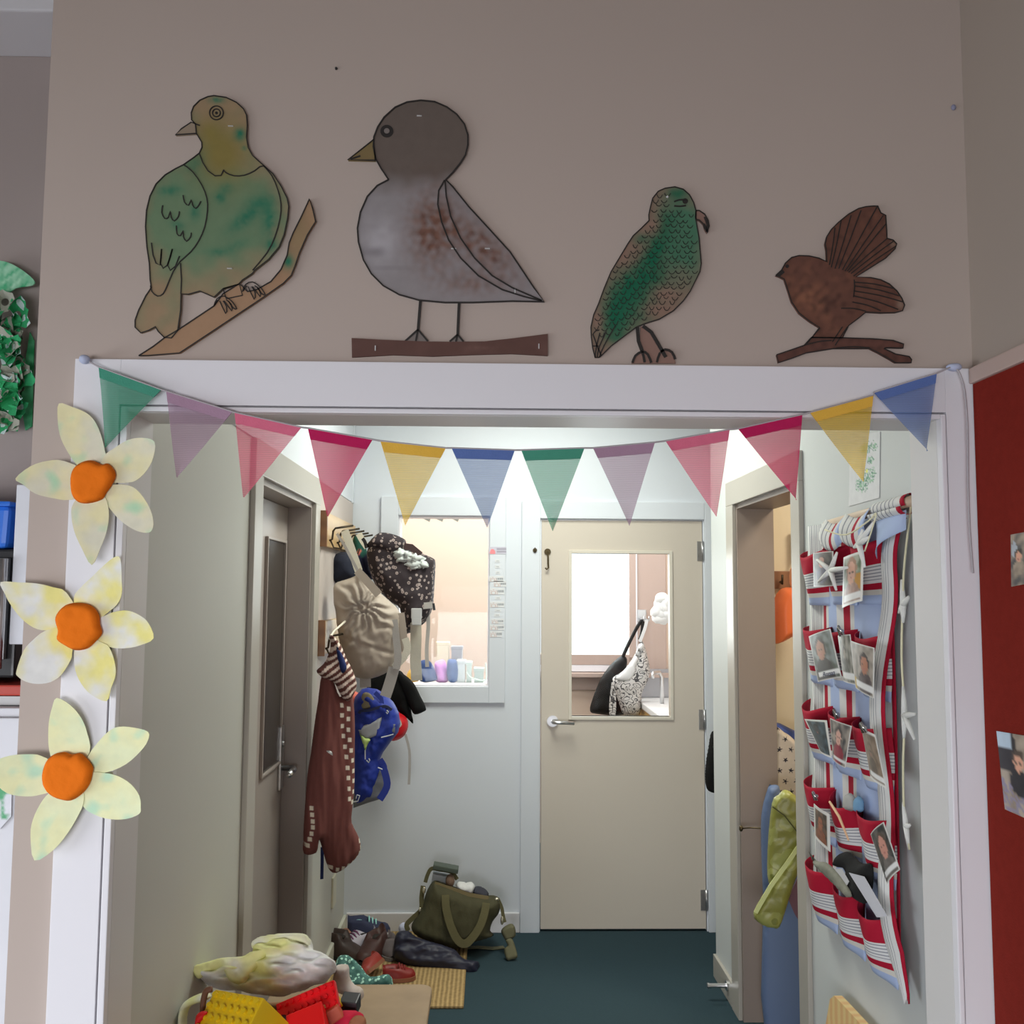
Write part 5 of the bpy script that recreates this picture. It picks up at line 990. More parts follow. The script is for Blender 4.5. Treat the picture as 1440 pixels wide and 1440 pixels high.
shoe('slip_on_shoe', 'grey-brown shoe facing the navy coat on the mat', fp(548, 1340), -1.35, .21, .06, .095, mat('taupe_suede', A(82, 74, 74, KH), .8, .1, 20), mat('grey_rubber', (.2, .19, .19), .7), M_ins)
shoe('sneaker', 'navy and white sneaker with mint lining resting against the back wall', (fp(518, 1312)[0]+.02, 4.70, .055), .15, .2, .075, .1, mat('navy_knit', A(40, 44, 66, KH), .8, .1, 30), mat('white_rubber', (.66, .66, .68), .5), mat('mint_lining', A(130, 180, 175, KH), .8), .015, lace=mat('mint_lining', (.4, .6, .6)))
shoe('sneaker', 'pale grey sneaker with plum laces among the shoes by the corner', (fp(506, 1322)[0], 4.60, .03), -2.4, .2, .07, .1, mat('pale_grey_knit', A(150, 146, 156, KH), .8, .1, 30), mat('white_rubber', (.66, .66, .68)), M_ins, lace=mat('plum_lace', A(90, 50, 80, KH)))
tag(MB().pillow([(480, 1318), (478, 1310), (486, 1305), (496, 1309), (498, 1318), (490, 1326)], PY(4.66), .03, .02, res=2, wr=.003).build('slipper', mat('tan_suede', A(126, 92, 74, KH), .9), None, True), 'tan slipper tucked in the corner behind the boots', 'shoe')
M_red = mat('red_leather', A(120, 42, 34, KH), .45, .1, 15); M_redd = mat('deep_red_leather', A(102, 24, 20, KH), .45, .12, 15); M_rs = mat('tan_rubber', A(110, 70, 50, KH), .7)
shoe('shoe', 'red child shoe tipped sideways near the teal cloth', (fp(526, 1368)[0], fp(526, 1368)[1]-.03, .035), -1.9, .15, .055, .075, M_red, M_rs, M_ins, rollx=.7)
shoe('shoe', 'deep red child shoe with a strap standing behind the bench corner', fp(561, 1377), .1, .14, .055, .075, M_redd, M_rs, M_ins, lace=M_redd)
M_teal = mat_voronoi('teal_leaf_print', A(60, 98, 92, KH), A(150, 190, 176, KH), 62, .34, .85)
PTE = Plane((0, 3.75, 0), (0, -1, .9))
tag(MB().pillow([(474, 1350), (486, 1345), (498, 1350), (510, 1362), (522, 1376), (545, 1372), (552, 1378), (549, 1392), (520, 1396), (480, 1396), (470, 1372)], PTE, .05, .05, R=9, res=2.2, wr=.010, wf=(.09, .09)).build('garment', M_teal, None, True), 'teal leaf-print garment crumpled between the toy basket and red shoes', 'garment')
# ================================================================== BENCH AND TOY BASKET
BZ = .42
bq = PZ(BZ)(607, 1393); bq2 = PZ(BZ)(540, 1384)
t = thing('bench', 'low worn wooden bench along the left hall wall', 'bench', (-.44, 2.6, 0))
by0, by1, bx1 = 2.06, bq2.y, bq.x
M_ply = mat('worn_ply', A(150, 129, 104, .80), .5, .24, 9, .1, 30)
bm_ = MB(); rr = .035
def rrect(x0, x1, y0, y1, r):
    out = []
    for cx, cy_, a0 in ((x1-r, y1-r, 0), (x0+r, y1-r, 90), (x0+r, y0+r, 180), (x1-r, y0+r, 270)):
        out += [(cx+r*math.cos(math.radians(a0+k*15)), cy_+r*math.sin(math.radians(a0+k*15))) for k in range(7)]
    return out
rp = rrect(XL+.035, bx1, by0, by1, rr); n = len(rp)
bm_.add([(x, y, BZ-.022) for x, y in rp]+[(x, y, BZ-.004) for x, y in rp]+[(x-(x-(-.45))*.01, y-(y-2.6)*.005, BZ) for x, y in rp], [tuple(range(n))[::-1], tuple(range(2*n, 3*n))]+[(k, (k+1) % n, n+(k+1) % n, n+k) for k in range(n)]+[(n+k, n+(k+1) % n, 2*n+(k+1) % n, 2*n+k) for k in range(n)])
bm_.build('seat', M_ply, t)
MB().box(bx1-.035, bx1-.012, by0+.05, by1-.05, BZ-.10, BZ-.023, b=.002).box(XL+.06, XL+.08, by0+.05, by1-.05, BZ-.10, BZ-.023).build('apron', mat('grey_ply_edge', A(112, 98, 84, .60), .6, .15, 8), t)
for lx in (XL+.055, bx1-.06):
    for ly in (by0+.06, by1-.10): MB().box(lx, lx+.045, ly, ly+.045, 0.001, BZ-.023, b=.004).build('leg', mat('grey_ply_edge', A(112, 98, 84, .60)), t)
# basket
bc = Vector((-.49, 2.42, BZ+.001)); BR, BH = .185, .17
t = thing('basket', 'round brown wicker basket of toys standing on the bench', 'basket', bc)
M_wick = mat('brown_wicker', A(120, 86, 58, .55), .7, .25, 40, .5, 120)
m = MB()
for k in range(11):
    z = BH*k/10; r = BR*(.86+.14*k/10); m.tube([bc+Vector((r*math.cos(a*math.pi/14), r*math.sin(a*math.pi/14), z+.008+.003*(a % 2))) for a in range(29)], .009, 6)
m.build('wicker_wall', M_wick, t, True)
m = MB(); 
for a in range(24): th = a*math.pi/12; m.tube([bc+Vector((BR*.85*math.cos(th), BR*.85*math.sin(th), .005)), bc+Vector((BR*1.0*math.cos(th), BR*1.0*math.sin(th), BH+.005))], .006, 5)
m.build('stake', M_wick, t, True)
MB().disc(bc+Vector((0, 0, .004)), (0, 0, 1), BR*.85, .006, 28).build('base', M_wick, t)
# things in and on the basket; measured on planes at their own distance
c = crop((240, 1280), .19444)
PC = Plane((0, 2.50, .7), (0, -1, .55))
M_cw, ycol = A(206, 200, 206, .66), A(216, 212, 140, .66)
t = thing('play_cloth', 'white cloth with lemon yellow edges heaped on the toy basket', 'cloth', PC(360, 1400))
def lem(x, y):
    X, Y = (x-240)/.19444, (y-1280)/.19444
    k = 1.2*gauss(X, Y, 690, 270, 160, 80)+1.1*gauss(X, Y, 860, 290, 120, 60)+1.2*gauss(X, Y, 330, 430, 130, 50)+.9*gauss(X, Y, 560, 470, 100, 120)+1.0*gauss(X, Y, 900, 215, 160, 30)+1.2*gauss(X, Y, 660, 400, 60, 160, -.6)
    return mixc(M_cw, ycol, k*1.1+.5*nz(X, Y, .006)-.1)
MB().pillow(c([(220, 470), (225, 440), (300, 410), (340, 395), (400, 380), (480, 372), (560, 370), (570, 325), (615, 300), (625, 255), (680, 222), (780, 202), (900, 196), (985, 200), (1022, 225), (1028, 285), (1100, 310), (1160, 350), (1200, 390), (1175, 460), (1100, 520), (1000, 560), (850, 610), (740, 622), (600, 610), (480, 580), (350, 570), (260, 540), (235, 510)]), PC, .085, .06, R=17, res=2.4, wr=.020, wf=(.03, .075), col=lem, lift=lambda x, y: .010*math.sin((x*.35-y)*.30)+.006*math.sin((x*.2+y)*.5)).build('cloth_heap', mat_paint('soft_cotton', .9), t, True)
MB().pillow(c([(215, 480), (225, 440), (330, 405), (420, 380), (560, 370), (620, 340), (700, 320), (740, 290), (760, 330), (690, 420), (620, 510), (560, 570), (470, 540), (430, 470), (330, 480), (260, 530)]), PC, .02, .01, R=5, res=2.4, wr=.008, wf=(.06, .06), off=.075, col=lambda x, y: mixc(ycol, M_cw, .9*gauss((x-240)/.19444, (y-1280)/.19444, 530, 450, 60, 70)+.3*nz(x, y, .05))).build('yellow_edge', mat_paint('soft_cotton', .9), t, True)
MB().pillow(c([(620, 300), (640, 245), (720, 215), (880, 196), (990, 200), (1025, 235), (1025, 285), (900, 262), (790, 265), (730, 290)]), PC, .03, .01, R=5, res=2.2, wr=.005, wf=(.05, .1), off=.055, col=lambda x, y: mixc(ycol, M_cw, .45+.6*nz(x, y, .04))).build('yellow_edge', mat_paint('soft_cotton', .9), t, True)
PC2 = Plane((0, 2.30, .6), (0, -1, .2))
MB().pillow(c([(60, 830), (75, 700), (130, 640), (240, 595), (300, 620), (240, 660), (150, 690), (120, 760), (110, 860), (60, 900)]), PC2, .03, .02, R=6, res=2.4, wr=.008, col=lambda x, y: mixc(ycol, M_cw, .3+nz(x, y, .05))).build('hanging_corner', mat_paint('soft_cotton', .9), t, True)
MB().pillow(c([(1185, 440), (1210, 395), (1285, 398), (1295, 480), (1330, 540), (1390, 570), (1385, 640), (1250, 600), (1170, 560)]), PY(2.56), .03, .02, res=2.2, wr=.008, col=lambda x, y: mixc(A(190, 182, 180, .62), A(160, 146, 132, .62), .5+.8*nz(x, y, .06))).build('cloth_corner', mat_paint('soft_cotton', .9), t, True)
def brick(lbl, o, X, Yv, Zv, sx, sy, sz, nx, ny, m_, name='toy_brick', hollow=False, grp=None, pegs=True):
    X = Vector(X).normalized(); Zv = Vector(Zv).normalized(); Yv = Zv.cross(X).normalized(); X = Yv.cross(Zv).normalized(); o = Vector(o)
    t = thing(name, lbl, 'toy brick', o, grp); MB().obox(o+Zv*sz/2, (sx, sy, sz), (X, Yv, Zv), b=.003).build('brick_body', m_, t)
    p = MB()
    for i in range(nx):
        for j in range(ny):
            q = o+Zv*sz+X*((i+.5)/nx-.5)*sx+Yv*((j+.5)/ny-.5)*sy; r_ = min(sx/nx, sy/ny)*.30
            p.disc(q-Zv*.0005, Zv, r_, .008, 14, r_*.95)
    if pegs: p.build('stud', m_, t)
    return t
M_yel = mat('yellow_brick_plastic', (.80, .54, .012), .35, .02, 8); M_rdp = mat('red_brick_plastic', A(196, 10, 22, .62), .35, .03, 8)
PYB = PY(2.22)
a, b_ = PY(2.285)(303, 1391), PY(2.212)(371, 1403)
X = (b_-a); Zv = Vector((-.46, -.52, .70)); 
Zv = (Zv-X.normalized()*Zv.dot(X.normalized())).normalized(); Yv = Zv.cross(X.normalized())
S = X.length; ctr = a+X*.5-Yv*(S*.5)
brick('large yellow studded toy brick tilted at the front of the basket', ctr-Zv*.115, X, None, Zv, S, S, .115, 7, 6, M_yel)
PRB = PY(2.36)
a, b_ = PRB(388, 1412), PRB(468, 1378); X = b_-a; Zv = Vector((-.2, -.75, .5)); Zv = (Zv-X.normalized()*Zv.dot(X.normalized())).normalized(); Yv = Zv.cross(X.normalized())
brick('flat red studded toy plate leaning under the white cloth', (a+b_)/2-Yv*.03-Zv*.02, X, None, Zv, X.length*1.02, .062, .018, 9, 3, M_rdp)
a = PY(2.30)(440, 1432)
brick('plain red toy brick in front of the studded plate', a-Vector((0, 0, .04)), (1, .2, .25), None, (-.2, -.55, .8), .085, .075, .055, 4, 3, mat('bright_red_plastic', A(204, 6, 10, .6), .4, .02, 8), pegs=False)
q = PY(2.40)(493, 1408); brick('black toy block near the right rim of the basket', q-Vector((0, 0, .022)), (1, -.15, .0), None, (0, -.25, 1), .042, .04, .036, 2, 2, mat('black_brick_plastic', (.035, .035, .04), .4), pegs=False)
q = PY(2.38)(474, 1407); tag(MB().obox(q, (.014, .02, .034), (Vector((.8, 0, .6)), Vector((0, 1, 0)), Vector((-.6, 0, .8))), b=.003).obox(q+Vector((-.012, 0, -.012)), (.02, .018, .014), b=.003).build('toy_figure', M_yel), 'small bright yellow toy piece beside the black block', 'toy')
q = PY(2.42)(464, 1398); tag(MB().ball(q, (.016, .016, .014), 12, 8, .3, 40).build('pebble', mat('grey_pebble', A(140, 128, 118, .6), .8, .2, 60), None, True), 'grey pebble resting above the red plate', 'pebble')
q = PY(2.33)(469, 1425); tag(MB().obox(q, (.038, .03, .03), (Vector((.8, .2, .5)).normalized(), Vector((-.25, 1, 0)).normalized(), Vector((-.5, 0, .85)).normalized()), b=.004).build('toy_brick', mat('terracotta_block', A(160, 72, 50, .6), .5)), 'brown-orange toy block between the red bricks and pink felt', 'toy brick')
q = PY(2.34)(459, 1418); tag(MB().obox(q, (.018, .018, .02), b=.004).build('toy_brick', mat('cream_block', A(214, 170, 110, .6), .5)), 'cream toy block peeping out under the grey pebble', 'toy brick')
tag(MB().pillow([(462, 1432), (478, 1422), (500, 1422), (512, 1430), (500, 1444), (470, 1448)], PY(2.35), .02, .02, res=2.2, wr=.004).build('felt_piece', mat('raspberry_felt', A(178, 30, 56, .6), .9, .15, 30), None, True), 'raspberry pink felt piece low on the right of the basket', 'felt')
tag(MB().pillow([(490, 1440), (500, 1428), (514, 1432), (513, 1450), (495, 1452)], PY(2.31), .015, .015, res=2.2, wr=.003).build('felt_piece', mat('brown_felt', A(140, 92, 66, .6), .9, .15, 30), None, True), 'brown leathery felt scrap at the right rim of the basket', 'felt')
tag(MB().pillow([(274, 1440), (276, 1428), (284, 1422), (292, 1424), (282, 1440), (276, 1450)], PY(2.24), .012, .012, res=2).build('felt_piece', mat('dark_red_plastic', A(170, 14, 18, .6), .6), None, True), 'red piece peeping out left of the yellow brick', 'toy')
tag(MB().tube([PY(2.28)(*p) for p in catmull([(298, 1391), (290, 1394), (286, 1408), (285, 1422)], 4, False)], .007, 8).build('wooden_hoop', mat('dark_brown_hoop', A(92, 62, 46, .6), .5), None, True), 'brown curved wooden hoop behind the yellow brick', 'toy')
tag(MB().obox(PY(2.33)(407, 1440), (.05, .04, .03), b=.006).ball(PY(2.30)(408, 1436), (.012, .01, .008)).build('toy_car', mat('black_toy_plastic', (.02, .02, .022), .4)), 'black toy lying between the yellow and red bricks', 'toy')
# ================================================================== HANGING ORGANISER ON THE RIGHT
OX = XR-.022
PO_ = PR(OX)
Yl, Yr = PO_(1141, 900).y, PO_(1256, 900).y
t = thing('wall_organiser', 'red, white and blue striped pocket organiser hanging from a wooden pole', 'wall organiser', (XR, (Yl+Yr)/2, PO_(1240, 1400).z))
cw, crd, cbl, cgr = (.74, .74, .73), A(128, 16, 36, .5), A(134, 147, 174, .52), (.30, .31, .35)
zt0, zb0 = PO_(1225, 722).z, PO_(1275, 1392).z
def back(u, v):
    y = Yl+(Yr-Yl)*u; zb = zb0; return (OX-.004+.005*math.sin(u*13+v*3), y, zt0-(zt0-zb)*v)
st = []
for k in range(3):
    o = k/3
    if k == 0:
        for j in range(8): st += [(o+j*.022, cw), (o+j*.022+.012, cgr)]
        st += [(o+.18, cw), (o+.215, crd), (o+.262, cw), (o+.30, cbl)]
    elif k == 1: st += [(o+.06, cw), (o+.13, crd), (o+.20, cw), (o+.25, cbl)]
    else: st += [(o+.24, cw), (o+.30, crd)]
st = [(p+0.0001 if i else 0, q) for i, (p, q) in enumerate(st)]
MB().grid(back, 36, 30, thick=(.003, 0, 0)).build('backing', mat_ramp('organiser_backing', st[:31], 'uvu'), t, True)
be = MB(); M_selv = mat_ramp('selvedge_stripes', [(0, cw), (.08, cgr), (.11, cw), (.2, cgr), (.23, cw), (.32, cgr), (.35, cw), (.44, cgr), (.47, cw), (.56, cgr), (.59, cw), (.68, cgr), (.70, cw), (.88, crd)], 'uvu')
edge = [(1278, 728), (1272, 760), (1262, 800), (1258, 860), (1253, 940), (1252, 1020), (1253, 1100), (1257, 1180), (1264, 1260), (1276, 1340), (1298, 1412)]
ee = catmull(edge, 3, False); wv = [(-16, 6), ]
def selv(u, v):
    k = v*(len(ee)-1); i = min(int(k), len(ee)-2); f_ = k-i; x = ee[i][0]*(1-f_)+ee[i+1][0]*f_; y = ee[i][1]*(1-f_)+ee[i+1][1]*f_
    p = PO_(x-12+(22 if v < .9 else 22*(1-v)*10)*u, y); return p+Vector((-.022-.012*math.sin(u*math.pi)-.01*math.sin(v*17), 0, 0))
MB().grid(selv, 12, 40, thick=(.002, 0, 0)).build('folded_edge', M_selv, t, True)
pst = [(0, crd), (.36, (.74, .73, .71))]
for j in range(5): pst += [(.39+j*.05, (.28, .29, .33)), (.405+j*.05, (.74, .74, .74))]
pst += [(.655, crd), (.755, (.74, .71, .65)), (.84, cbl)]
M_pk = mat_ramp('pocket_bands', pst)
zrow = [PR(OX-.03)(1240, y).z for y in (757, 890, 1023, 1151, 1288)]
random.seed(21)
for r_ in range(5):
    for k in range(3):
        y0 = Yl+(Yr-Yl)*(k+.02)/3; y1 = Yl+(Yr-Yl)*(k+.98)/3; zt_ = zrow[r_]+random.uniform(-.006, .006); H_ = .165; sg = random.uniform(.012, .03); bu = random.uniform(.035, .055)
        def pk(u, v, y0=y0, y1=y1, zt_=zt_, sg=sg, bu=bu):
            s_ = math.sin(math.pi*u); return (OX-.008-bu*(s_**.8)*(1-.75*v*v)-.004*math.sin(u*9+v*4), y0+(y1-y0)*u, zt_-sg*s_*(1-v)-H_*v)
        MB().grid(pk, 16, 14, thick=(.0018, 0, 0)).build('pocket', M_pk, t, True)
# top: pole, wrapped cloth
pa, pb = PR(OX-.03)(1163, 738), PR(OX-.03)(1287, 703)
MB().tube([pa, pb], .0125, 12).build('pole', mat_wood('pale_dowel', (.66, .50, .36), (.56, .40, .27), 6, .5, 'Z', 3), t, True)
def wrap(u, v):
    a = -.6+v*math.pi*2.2; p = pa.lerp(pb, .62+.34*u); r_ = .016+.01*v; return p+Vector((math.cos(a)*-r_, .0, math.sin(a)*r_))-Vector((0, 0, .03*max(0, v-.6)))
MB().grid(wrap, 12, 20, thick=(.001, 0, 0)).build('wrapped_cloth', M_selv, t, True)
for (y0_, y1_, mm_) in ((.05, .32, 0), (.32, .62, 1)):
    def flap(u, v, y0_=y0_, y1_=y1_): p = pa.lerp(pb, y0_+(y1_-y0_)*u); return p+Vector((-.014-.02*math.sin(v*2.5), 0, .012-.075*v-.02*math.sin(u*3.1)))
    MB().grid(flap, 10, 8, thick=(.001, 0, 0)).build('wrapped_cloth', mat_ramp('flap_stripes', [(0, cw), (.12, cgr), (.16, cw), (.3, cgr), (.34, cw), (.5, crd), (.62, cw), (.78, cbl)], 'uvu'), t, True)
def sag(u, v): p = pa.lerp(pb, .66+.30*u); return p+Vector((-.012-.03*math.sin(u*3.1)*v, 0, -.02-.10*v*(1-.55*u)))
MB().grid(sag, 10, 10, thick=(.001, 0, 0)).build('blue_lining', mat('blue_grey_cotton', cbl, .9), t, True)
# photo cards clipped to the pockets
cx_ = .045
def card(lbl, q, paint, X=None): return snap('photo_card', lbl, q, PR(OX-(X or .075)), paint, 20, 30, .0015, .2, 'photo cards hanging on the pocket organiser', 'photo', .004)
dkb = (.02, .025, .025)
card('dark photo card half covered by the starfish at the top left pocket', [(1144, 778), (1172, 775), (1172, 824), (1145, 825)], face(dkb, (.10, .09, .08), A(170, 120, 100, .85), (.03, .04, .10), (.03, .02, .02), .5, .3, .15, None, .03, 1))
card('photo card of a smiling baby in the upper pocket row', [(1187, 784), (1215, 774), (1213, 845), (1185, 855)], face(A(90, 110, 85, .85), A(160, 165, 150, .85), A(205, 160, 140, .85), A(170, 140, 130, .85), A(160, 125, 105, .85), .5, .37, .22, .78, .06, 2, extra=lambda u, v, q: A(180, 130, 50, .85) if (u > .68 and .4 < v < .75) else q))
ncard = card('photo card with a printed first name, hung on the left of the second row', [(1138, 895), (1168, 884), (1184, 952), (1151, 959)], face(A(60, 72, 62, .85), A(120, 130, 130, .85), A(165, 118, 95, .85), (.05, .05, .045), (.03, .025, .02), .45, .38, .2, .80, .03, 3))
card('glossy grey photo card in the middle of the second row', [(1179, 894), (1196, 892), (1204, 963), (1187, 958)], face(A(90, 92, 84, .85), A(160, 158, 150, .85), A(150, 140, 130, .85), A(110, 112, 105, .85), A(100, 100, 95, .85), .5, .4, .1, .78, .04, 4))
card('tilted photo card with a yellow corner, right of the second row', [(1197, 901), (1230, 911), (1229, 982), (1204, 967)], face(A(120, 115, 105, .85), A(160, 150, 140, .85), A(165, 110, 85, .85), A(90, 80, 80, .85), (.04, .03, .03), .62, .42, .17, .78, .03, 5, extra=lambda u, v, q: A(180, 150, 60, .85) if (u < .2 and v > .75) else q))
card('dark photo card sticking out far left in the third row', [(1132, 1011), (1163, 1013), (1170, 1066), (1155, 1058)], face(dkb, A(70, 90, 100, .85), A(60, 60, 60, .85), A(55, 70, 78, .85), dkb, .5, .3, .12, None, .06, 6))
card('photo card of a child in a red jacket in the third row', [(1168, 1010), (1198, 1021), (1189, 1080), (1172, 1068)], face(A(60, 60, 62, .85), A(150, 140, 130, .85), A(200, 155, 140, .85), A(150, 40, 60, .85), (.05, .04, .04), .5, .38, .17, .86, .02, 7))
card('dull brown photo card tilted over the right pocket of the third row', [(1212, 1022), (1231, 1033), (1247, 1109), (1225, 1093)], face(A(110, 96, 82, .85), A(140, 124, 108, .85), A(130, 112, 96, .85), A(112, 100, 88, .85), A(112, 98, 84, .85), .5, .4, .12, .82, .05, 8))
card('white-bordered photo card at the left of the fourth row', [(1145, 1130), (1167, 1145), (1168, 1198), (1146, 1176)], face(A(60, 52, 44, .85), A(110, 85, 66, .85), A(150, 90, 60, .85), A(140, 80, 50, .85), A(70, 50, 36, .85), .5, .42, .17, None, .12, 9))
card('slanting photo card of a baby by the right edge of the fourth row', [(1225, 1173), (1243, 1156), (1266, 1223), (1248, 1243)], face(dkb, A(90, 84, 80, .85), A(190, 135, 120, .85), A(110, 104, 100, .85), (.10, .07, .05), .58, .42, .22, .82, .03, 10))
pn = PR(OX-.083)
o_ = pn(1165.5, 947.2); nt_ = text('Ronan', .017, o_, pn(1175.5, 945.2)-o_, (0, 0, 1))
for v_ in nt_.v: d_ = v_-o_; xd = (pn(1175.5, 945.2)-o_).normalized(); v_ += xd*(d_.dot(xd)*1.15)
nt_.build('name_print', mat('dark_blue_print', (.02, .03, .10), .5), ncard)
# metal clips
M_clip = mat('chrome_clip', (.7, .7, .7), .2, metal=1)
for x, y, l in ((1184, 888, 'chrome clip at the top of the second row middle card'), (1178, 1005, 'chrome clip between the two third row cards on the left'), (1148, 1120, 'chrome clip above the white-bordered fourth row card'), (1216, 1024, 'chrome clip above the dull brown third row card')):
    q = PR(OX-.082)(x, y); tag(MB().tube([q+Vector((0, .012, -.012)), q+Vector((-.008, .006, .008)), q+Vector((-.012, -.006, .014)), q+Vector((0, -.012, -.008))], .0035, 8).ball(q, .006, 8, 6).build('clip', M_clip, None, True), l, 'clip', 'chrome clips on the organiser')
# starfish garlands
M_star = mat('bleached_starfish', A(200, 188, 172, .5), .9, .06, 60, .5, 120)
def star(par, pl, ctr_, pts, r=.009):
    m = MB(); o_ = pl(*ctr_)
    for p in pts: e_ = pl(*p); m.tube([o_, o_.lerp(e_, .5), e_], [r, r*.75, r*.38], 8)
    m.ball(o_, (r*.8, r*1.2, r*1.2)); return m.build('starfish', M_star, par, True)
PS = PR(OX-.092)
t = thing('starfish_garland', 'white starfish garland strung from the pole across the upper pockets', 'garland', PS(1180, 830))
star(t, PS, (1168, 802), [(1149, 787), (1177, 777), (1192, 798), (1176, 830), (1151, 818)], .008); star(t, PS, (1208, 765), [(1201, 770), (1213, 745), (1228, 735), (1222, 755), (1216, 798)], .008)
MB().tube([PS(*p) for p in catmull([(1160, 745), (1190, 752), (1222, 732), (1232, 722), (1226, 745), (1216, 775)], 4, False)], .002, 6).build('string', mat('natural_string', A(190, 170, 145, .5), .9), t, True)
PS2 = PR(OX-.028)
t = thing('starfish_garland', 'bleached starfish garland hanging down the right edge of the organiser', 'garland', PS2(1275, 1150))
MB().tube([PS2(*p) for p in catmull([(1281, 712), (1272, 790), (1269, 860), (1268, 930), (1272, 1000), (1270, 1080), (1272, 1150), (1279, 1195)], 4, False)], .0025, 6).build('string', mat('natural_string', (.5, .42, .33)), t, True)
star(t, PS2, (1270, 850), [(1268, 815), (1278, 839), (1270, 876), (1264, 862)], .008); star(t, PS2, (1272, 1006), [(1270, 965), (1287, 1004), (1286, 1040), (1271, 1038)], .008); star(t, PS2, (1274, 1162), [(1270, 1128), (1280, 1160), (1278, 1195)], .007)
# objects in the lowest pockets
PK = PR(OX-.045)
c = crop((1120, 1180), .1805)
tag(MB().pillow(c([(298, 210), (320, 140), (370, 102), (420, 105), (460, 150), (520, 190), (580, 195), (590, 300), (580, 400), (540, 500), (480, 480), (420, 420), (400, 300), (380, 230)]), PK, .02, .015, res=2.5, wr=.004).build('mitten', mat('black_knit', (.012, .012, .012), .95, .1, 40, .4, 300), None, True), 'black knitted mitten stuffed in the lowest pocket row', 'mitten')
PK2 = PR(OX-.068)
for lbl, p, k_ in (('white card leaning in the middle pocket of the lowest row', [(412, 262), (530, 292), (710, 600), (630, 610)], (.62, .62, .68)), ('small white card behind the grey feather in the lowest row', [(300, 232), (355, 230), (412, 330), (395, 360)], (.6, .6, .62))):
    tag(MB().board(c(p), PK2, .0012, 0).build('paper_card', mat('white_card_%d' % p[0][0], k_, .6)), lbl, 'card')
tag(MB().pillow(c([(95, 95), (160, 170), (230, 180), (300, 240), (370, 330), (430, 430), (400, 450), (300, 360), (200, 260), (140, 190)]), PR(OX-.07), .012, .008, res=2.5, wr=.003).build('feather', mat('grey_green_feather', A(96, 96, 86, .5), .8, .3, 50), None, True), 'grey-green quill sticking out of the lower left pocket', 'feather')
tag(MB().tube([PR(OX-.078)(*p) for p in crop((1110, 960), .16667)([(340, 1005), (420, 1130), (500, 1330)])], [.003, .004, .0025], 8).build('stick', mat('pale_twig', A(170, 140, 110, .5), .8), None, True), 'thin pale stick poking out of the fourth pocket row', 'stick')
for x0, y0, w_, h_, cl, l in ((1195, 1127, 14, 24, A(130, 130, 128, .5), 'grey felt roll behind the fourth row middle pocket'), (1208, 1130, 10, 22, A(86, 118, 145, .5), 'blue felt disc standing in the fourth row middle pocket')):
    tag(MB().pillow([(x0-w_*.5, y0+h_*.5), (x0-w_*.5, y0-h_*.2), (x0, y0-h_*.5), (x0+w_*.5, y0-h_*.2), (x0+w_*.5, y0+h_*.5)], PR(OX-.03), .012, .008, res=2.5).build('felt_piece', mat('felt_%d' % x0, cl, .9), None, True), l, 'felt')
# botanical print
def leafy(u, v):
    q = (.74, .75, .76); 
    for cx_2, cy_2, r_ in ((.45, .72, .25), (.7, .62, .22), (.55, .22, .2), (.8, .2, .14), (.7, .4, .12)):
        if gauss(u, v, cx_2, cy_2, r_, r_*.55)*(1.0+1.9*nz(u*30, v*40, 1, cx_2*9)) > .62: q = A(62, 104, 84, .5) if nz(u*16, v*22, 1, 4) > 0 else A(112, 146, 120, .5)
    if gauss(u, v, .6, .55, .06, .03) > .5: q = A(214, 182, 90, .5)
    return q
snap('poster', 'white botanical print with green leaves above the organiser pole', [(1196, 614), (1238, 607), (1237, 700), (1194, 712)], PR(XR-.001), leafy, 40, 60, .0012, .7, cat='poster')
tag(MB().board([(1172, 1440), (1178, 1405), (1184, 1400), (1192, 1408), (1222, 1440), (1300, 1545), (1300, 1930), (1172, 1790)], PR(XR-.03), .022, 0).build('wooden_board', mat_wood('light_oak_board', A(196, 160, 112, .55), A(178, 140, 94, .55), 8, .5, 'Y', 2)), 'light oak board leaning on the wall below the organiser', 'board')
ds = PR(XR-.014)(1023, 1386); tag(MB().tube([(XR-.014, ds.y, ds.z), (XR-.09, ds.y, ds.z)], .009, 12).tube([(XR-.09, ds.y, ds.z), (XR-.098, ds.y, ds.z)], .011, 12).disc((XR-.0145, ds.y, ds.z), (-1, 0, 0), .02, .006).build('door_stop', M_steel, None), 'steel door stop projecting from the right-hand skirting', 'door stop')
la = PR(XR-.017)(1042, 1165); tag(MB().ball(la, (.008, .012, .012), 10, 8).tube([la, la+Vector((.03, -.03, .01)), la+Vector((.07, -.05, .012)), la+Vector((.11, -.06, .008))], .003, 6).build('cabin_hook', M_brass, None, True), 'thin brass hook latch on the store room door frame', 'hook')
# black jacket behind the end of the right wall
tag(MB().pillow([(1008, 1028), (1001, 1030), (997, 1050), (993, 1075), (992, 1098), (996, 1112), (1010, 1114), (1024, 1100), (1024, 1050), (1018, 1032)], PY(4.47), .05, .05, R=6, res=2.2, wr=.004).build('jacket', mat('black_fleece', (.022, .022, .022)), None, True), 'black jacket hanging beyond the end of the right hall wall', 'jacket')
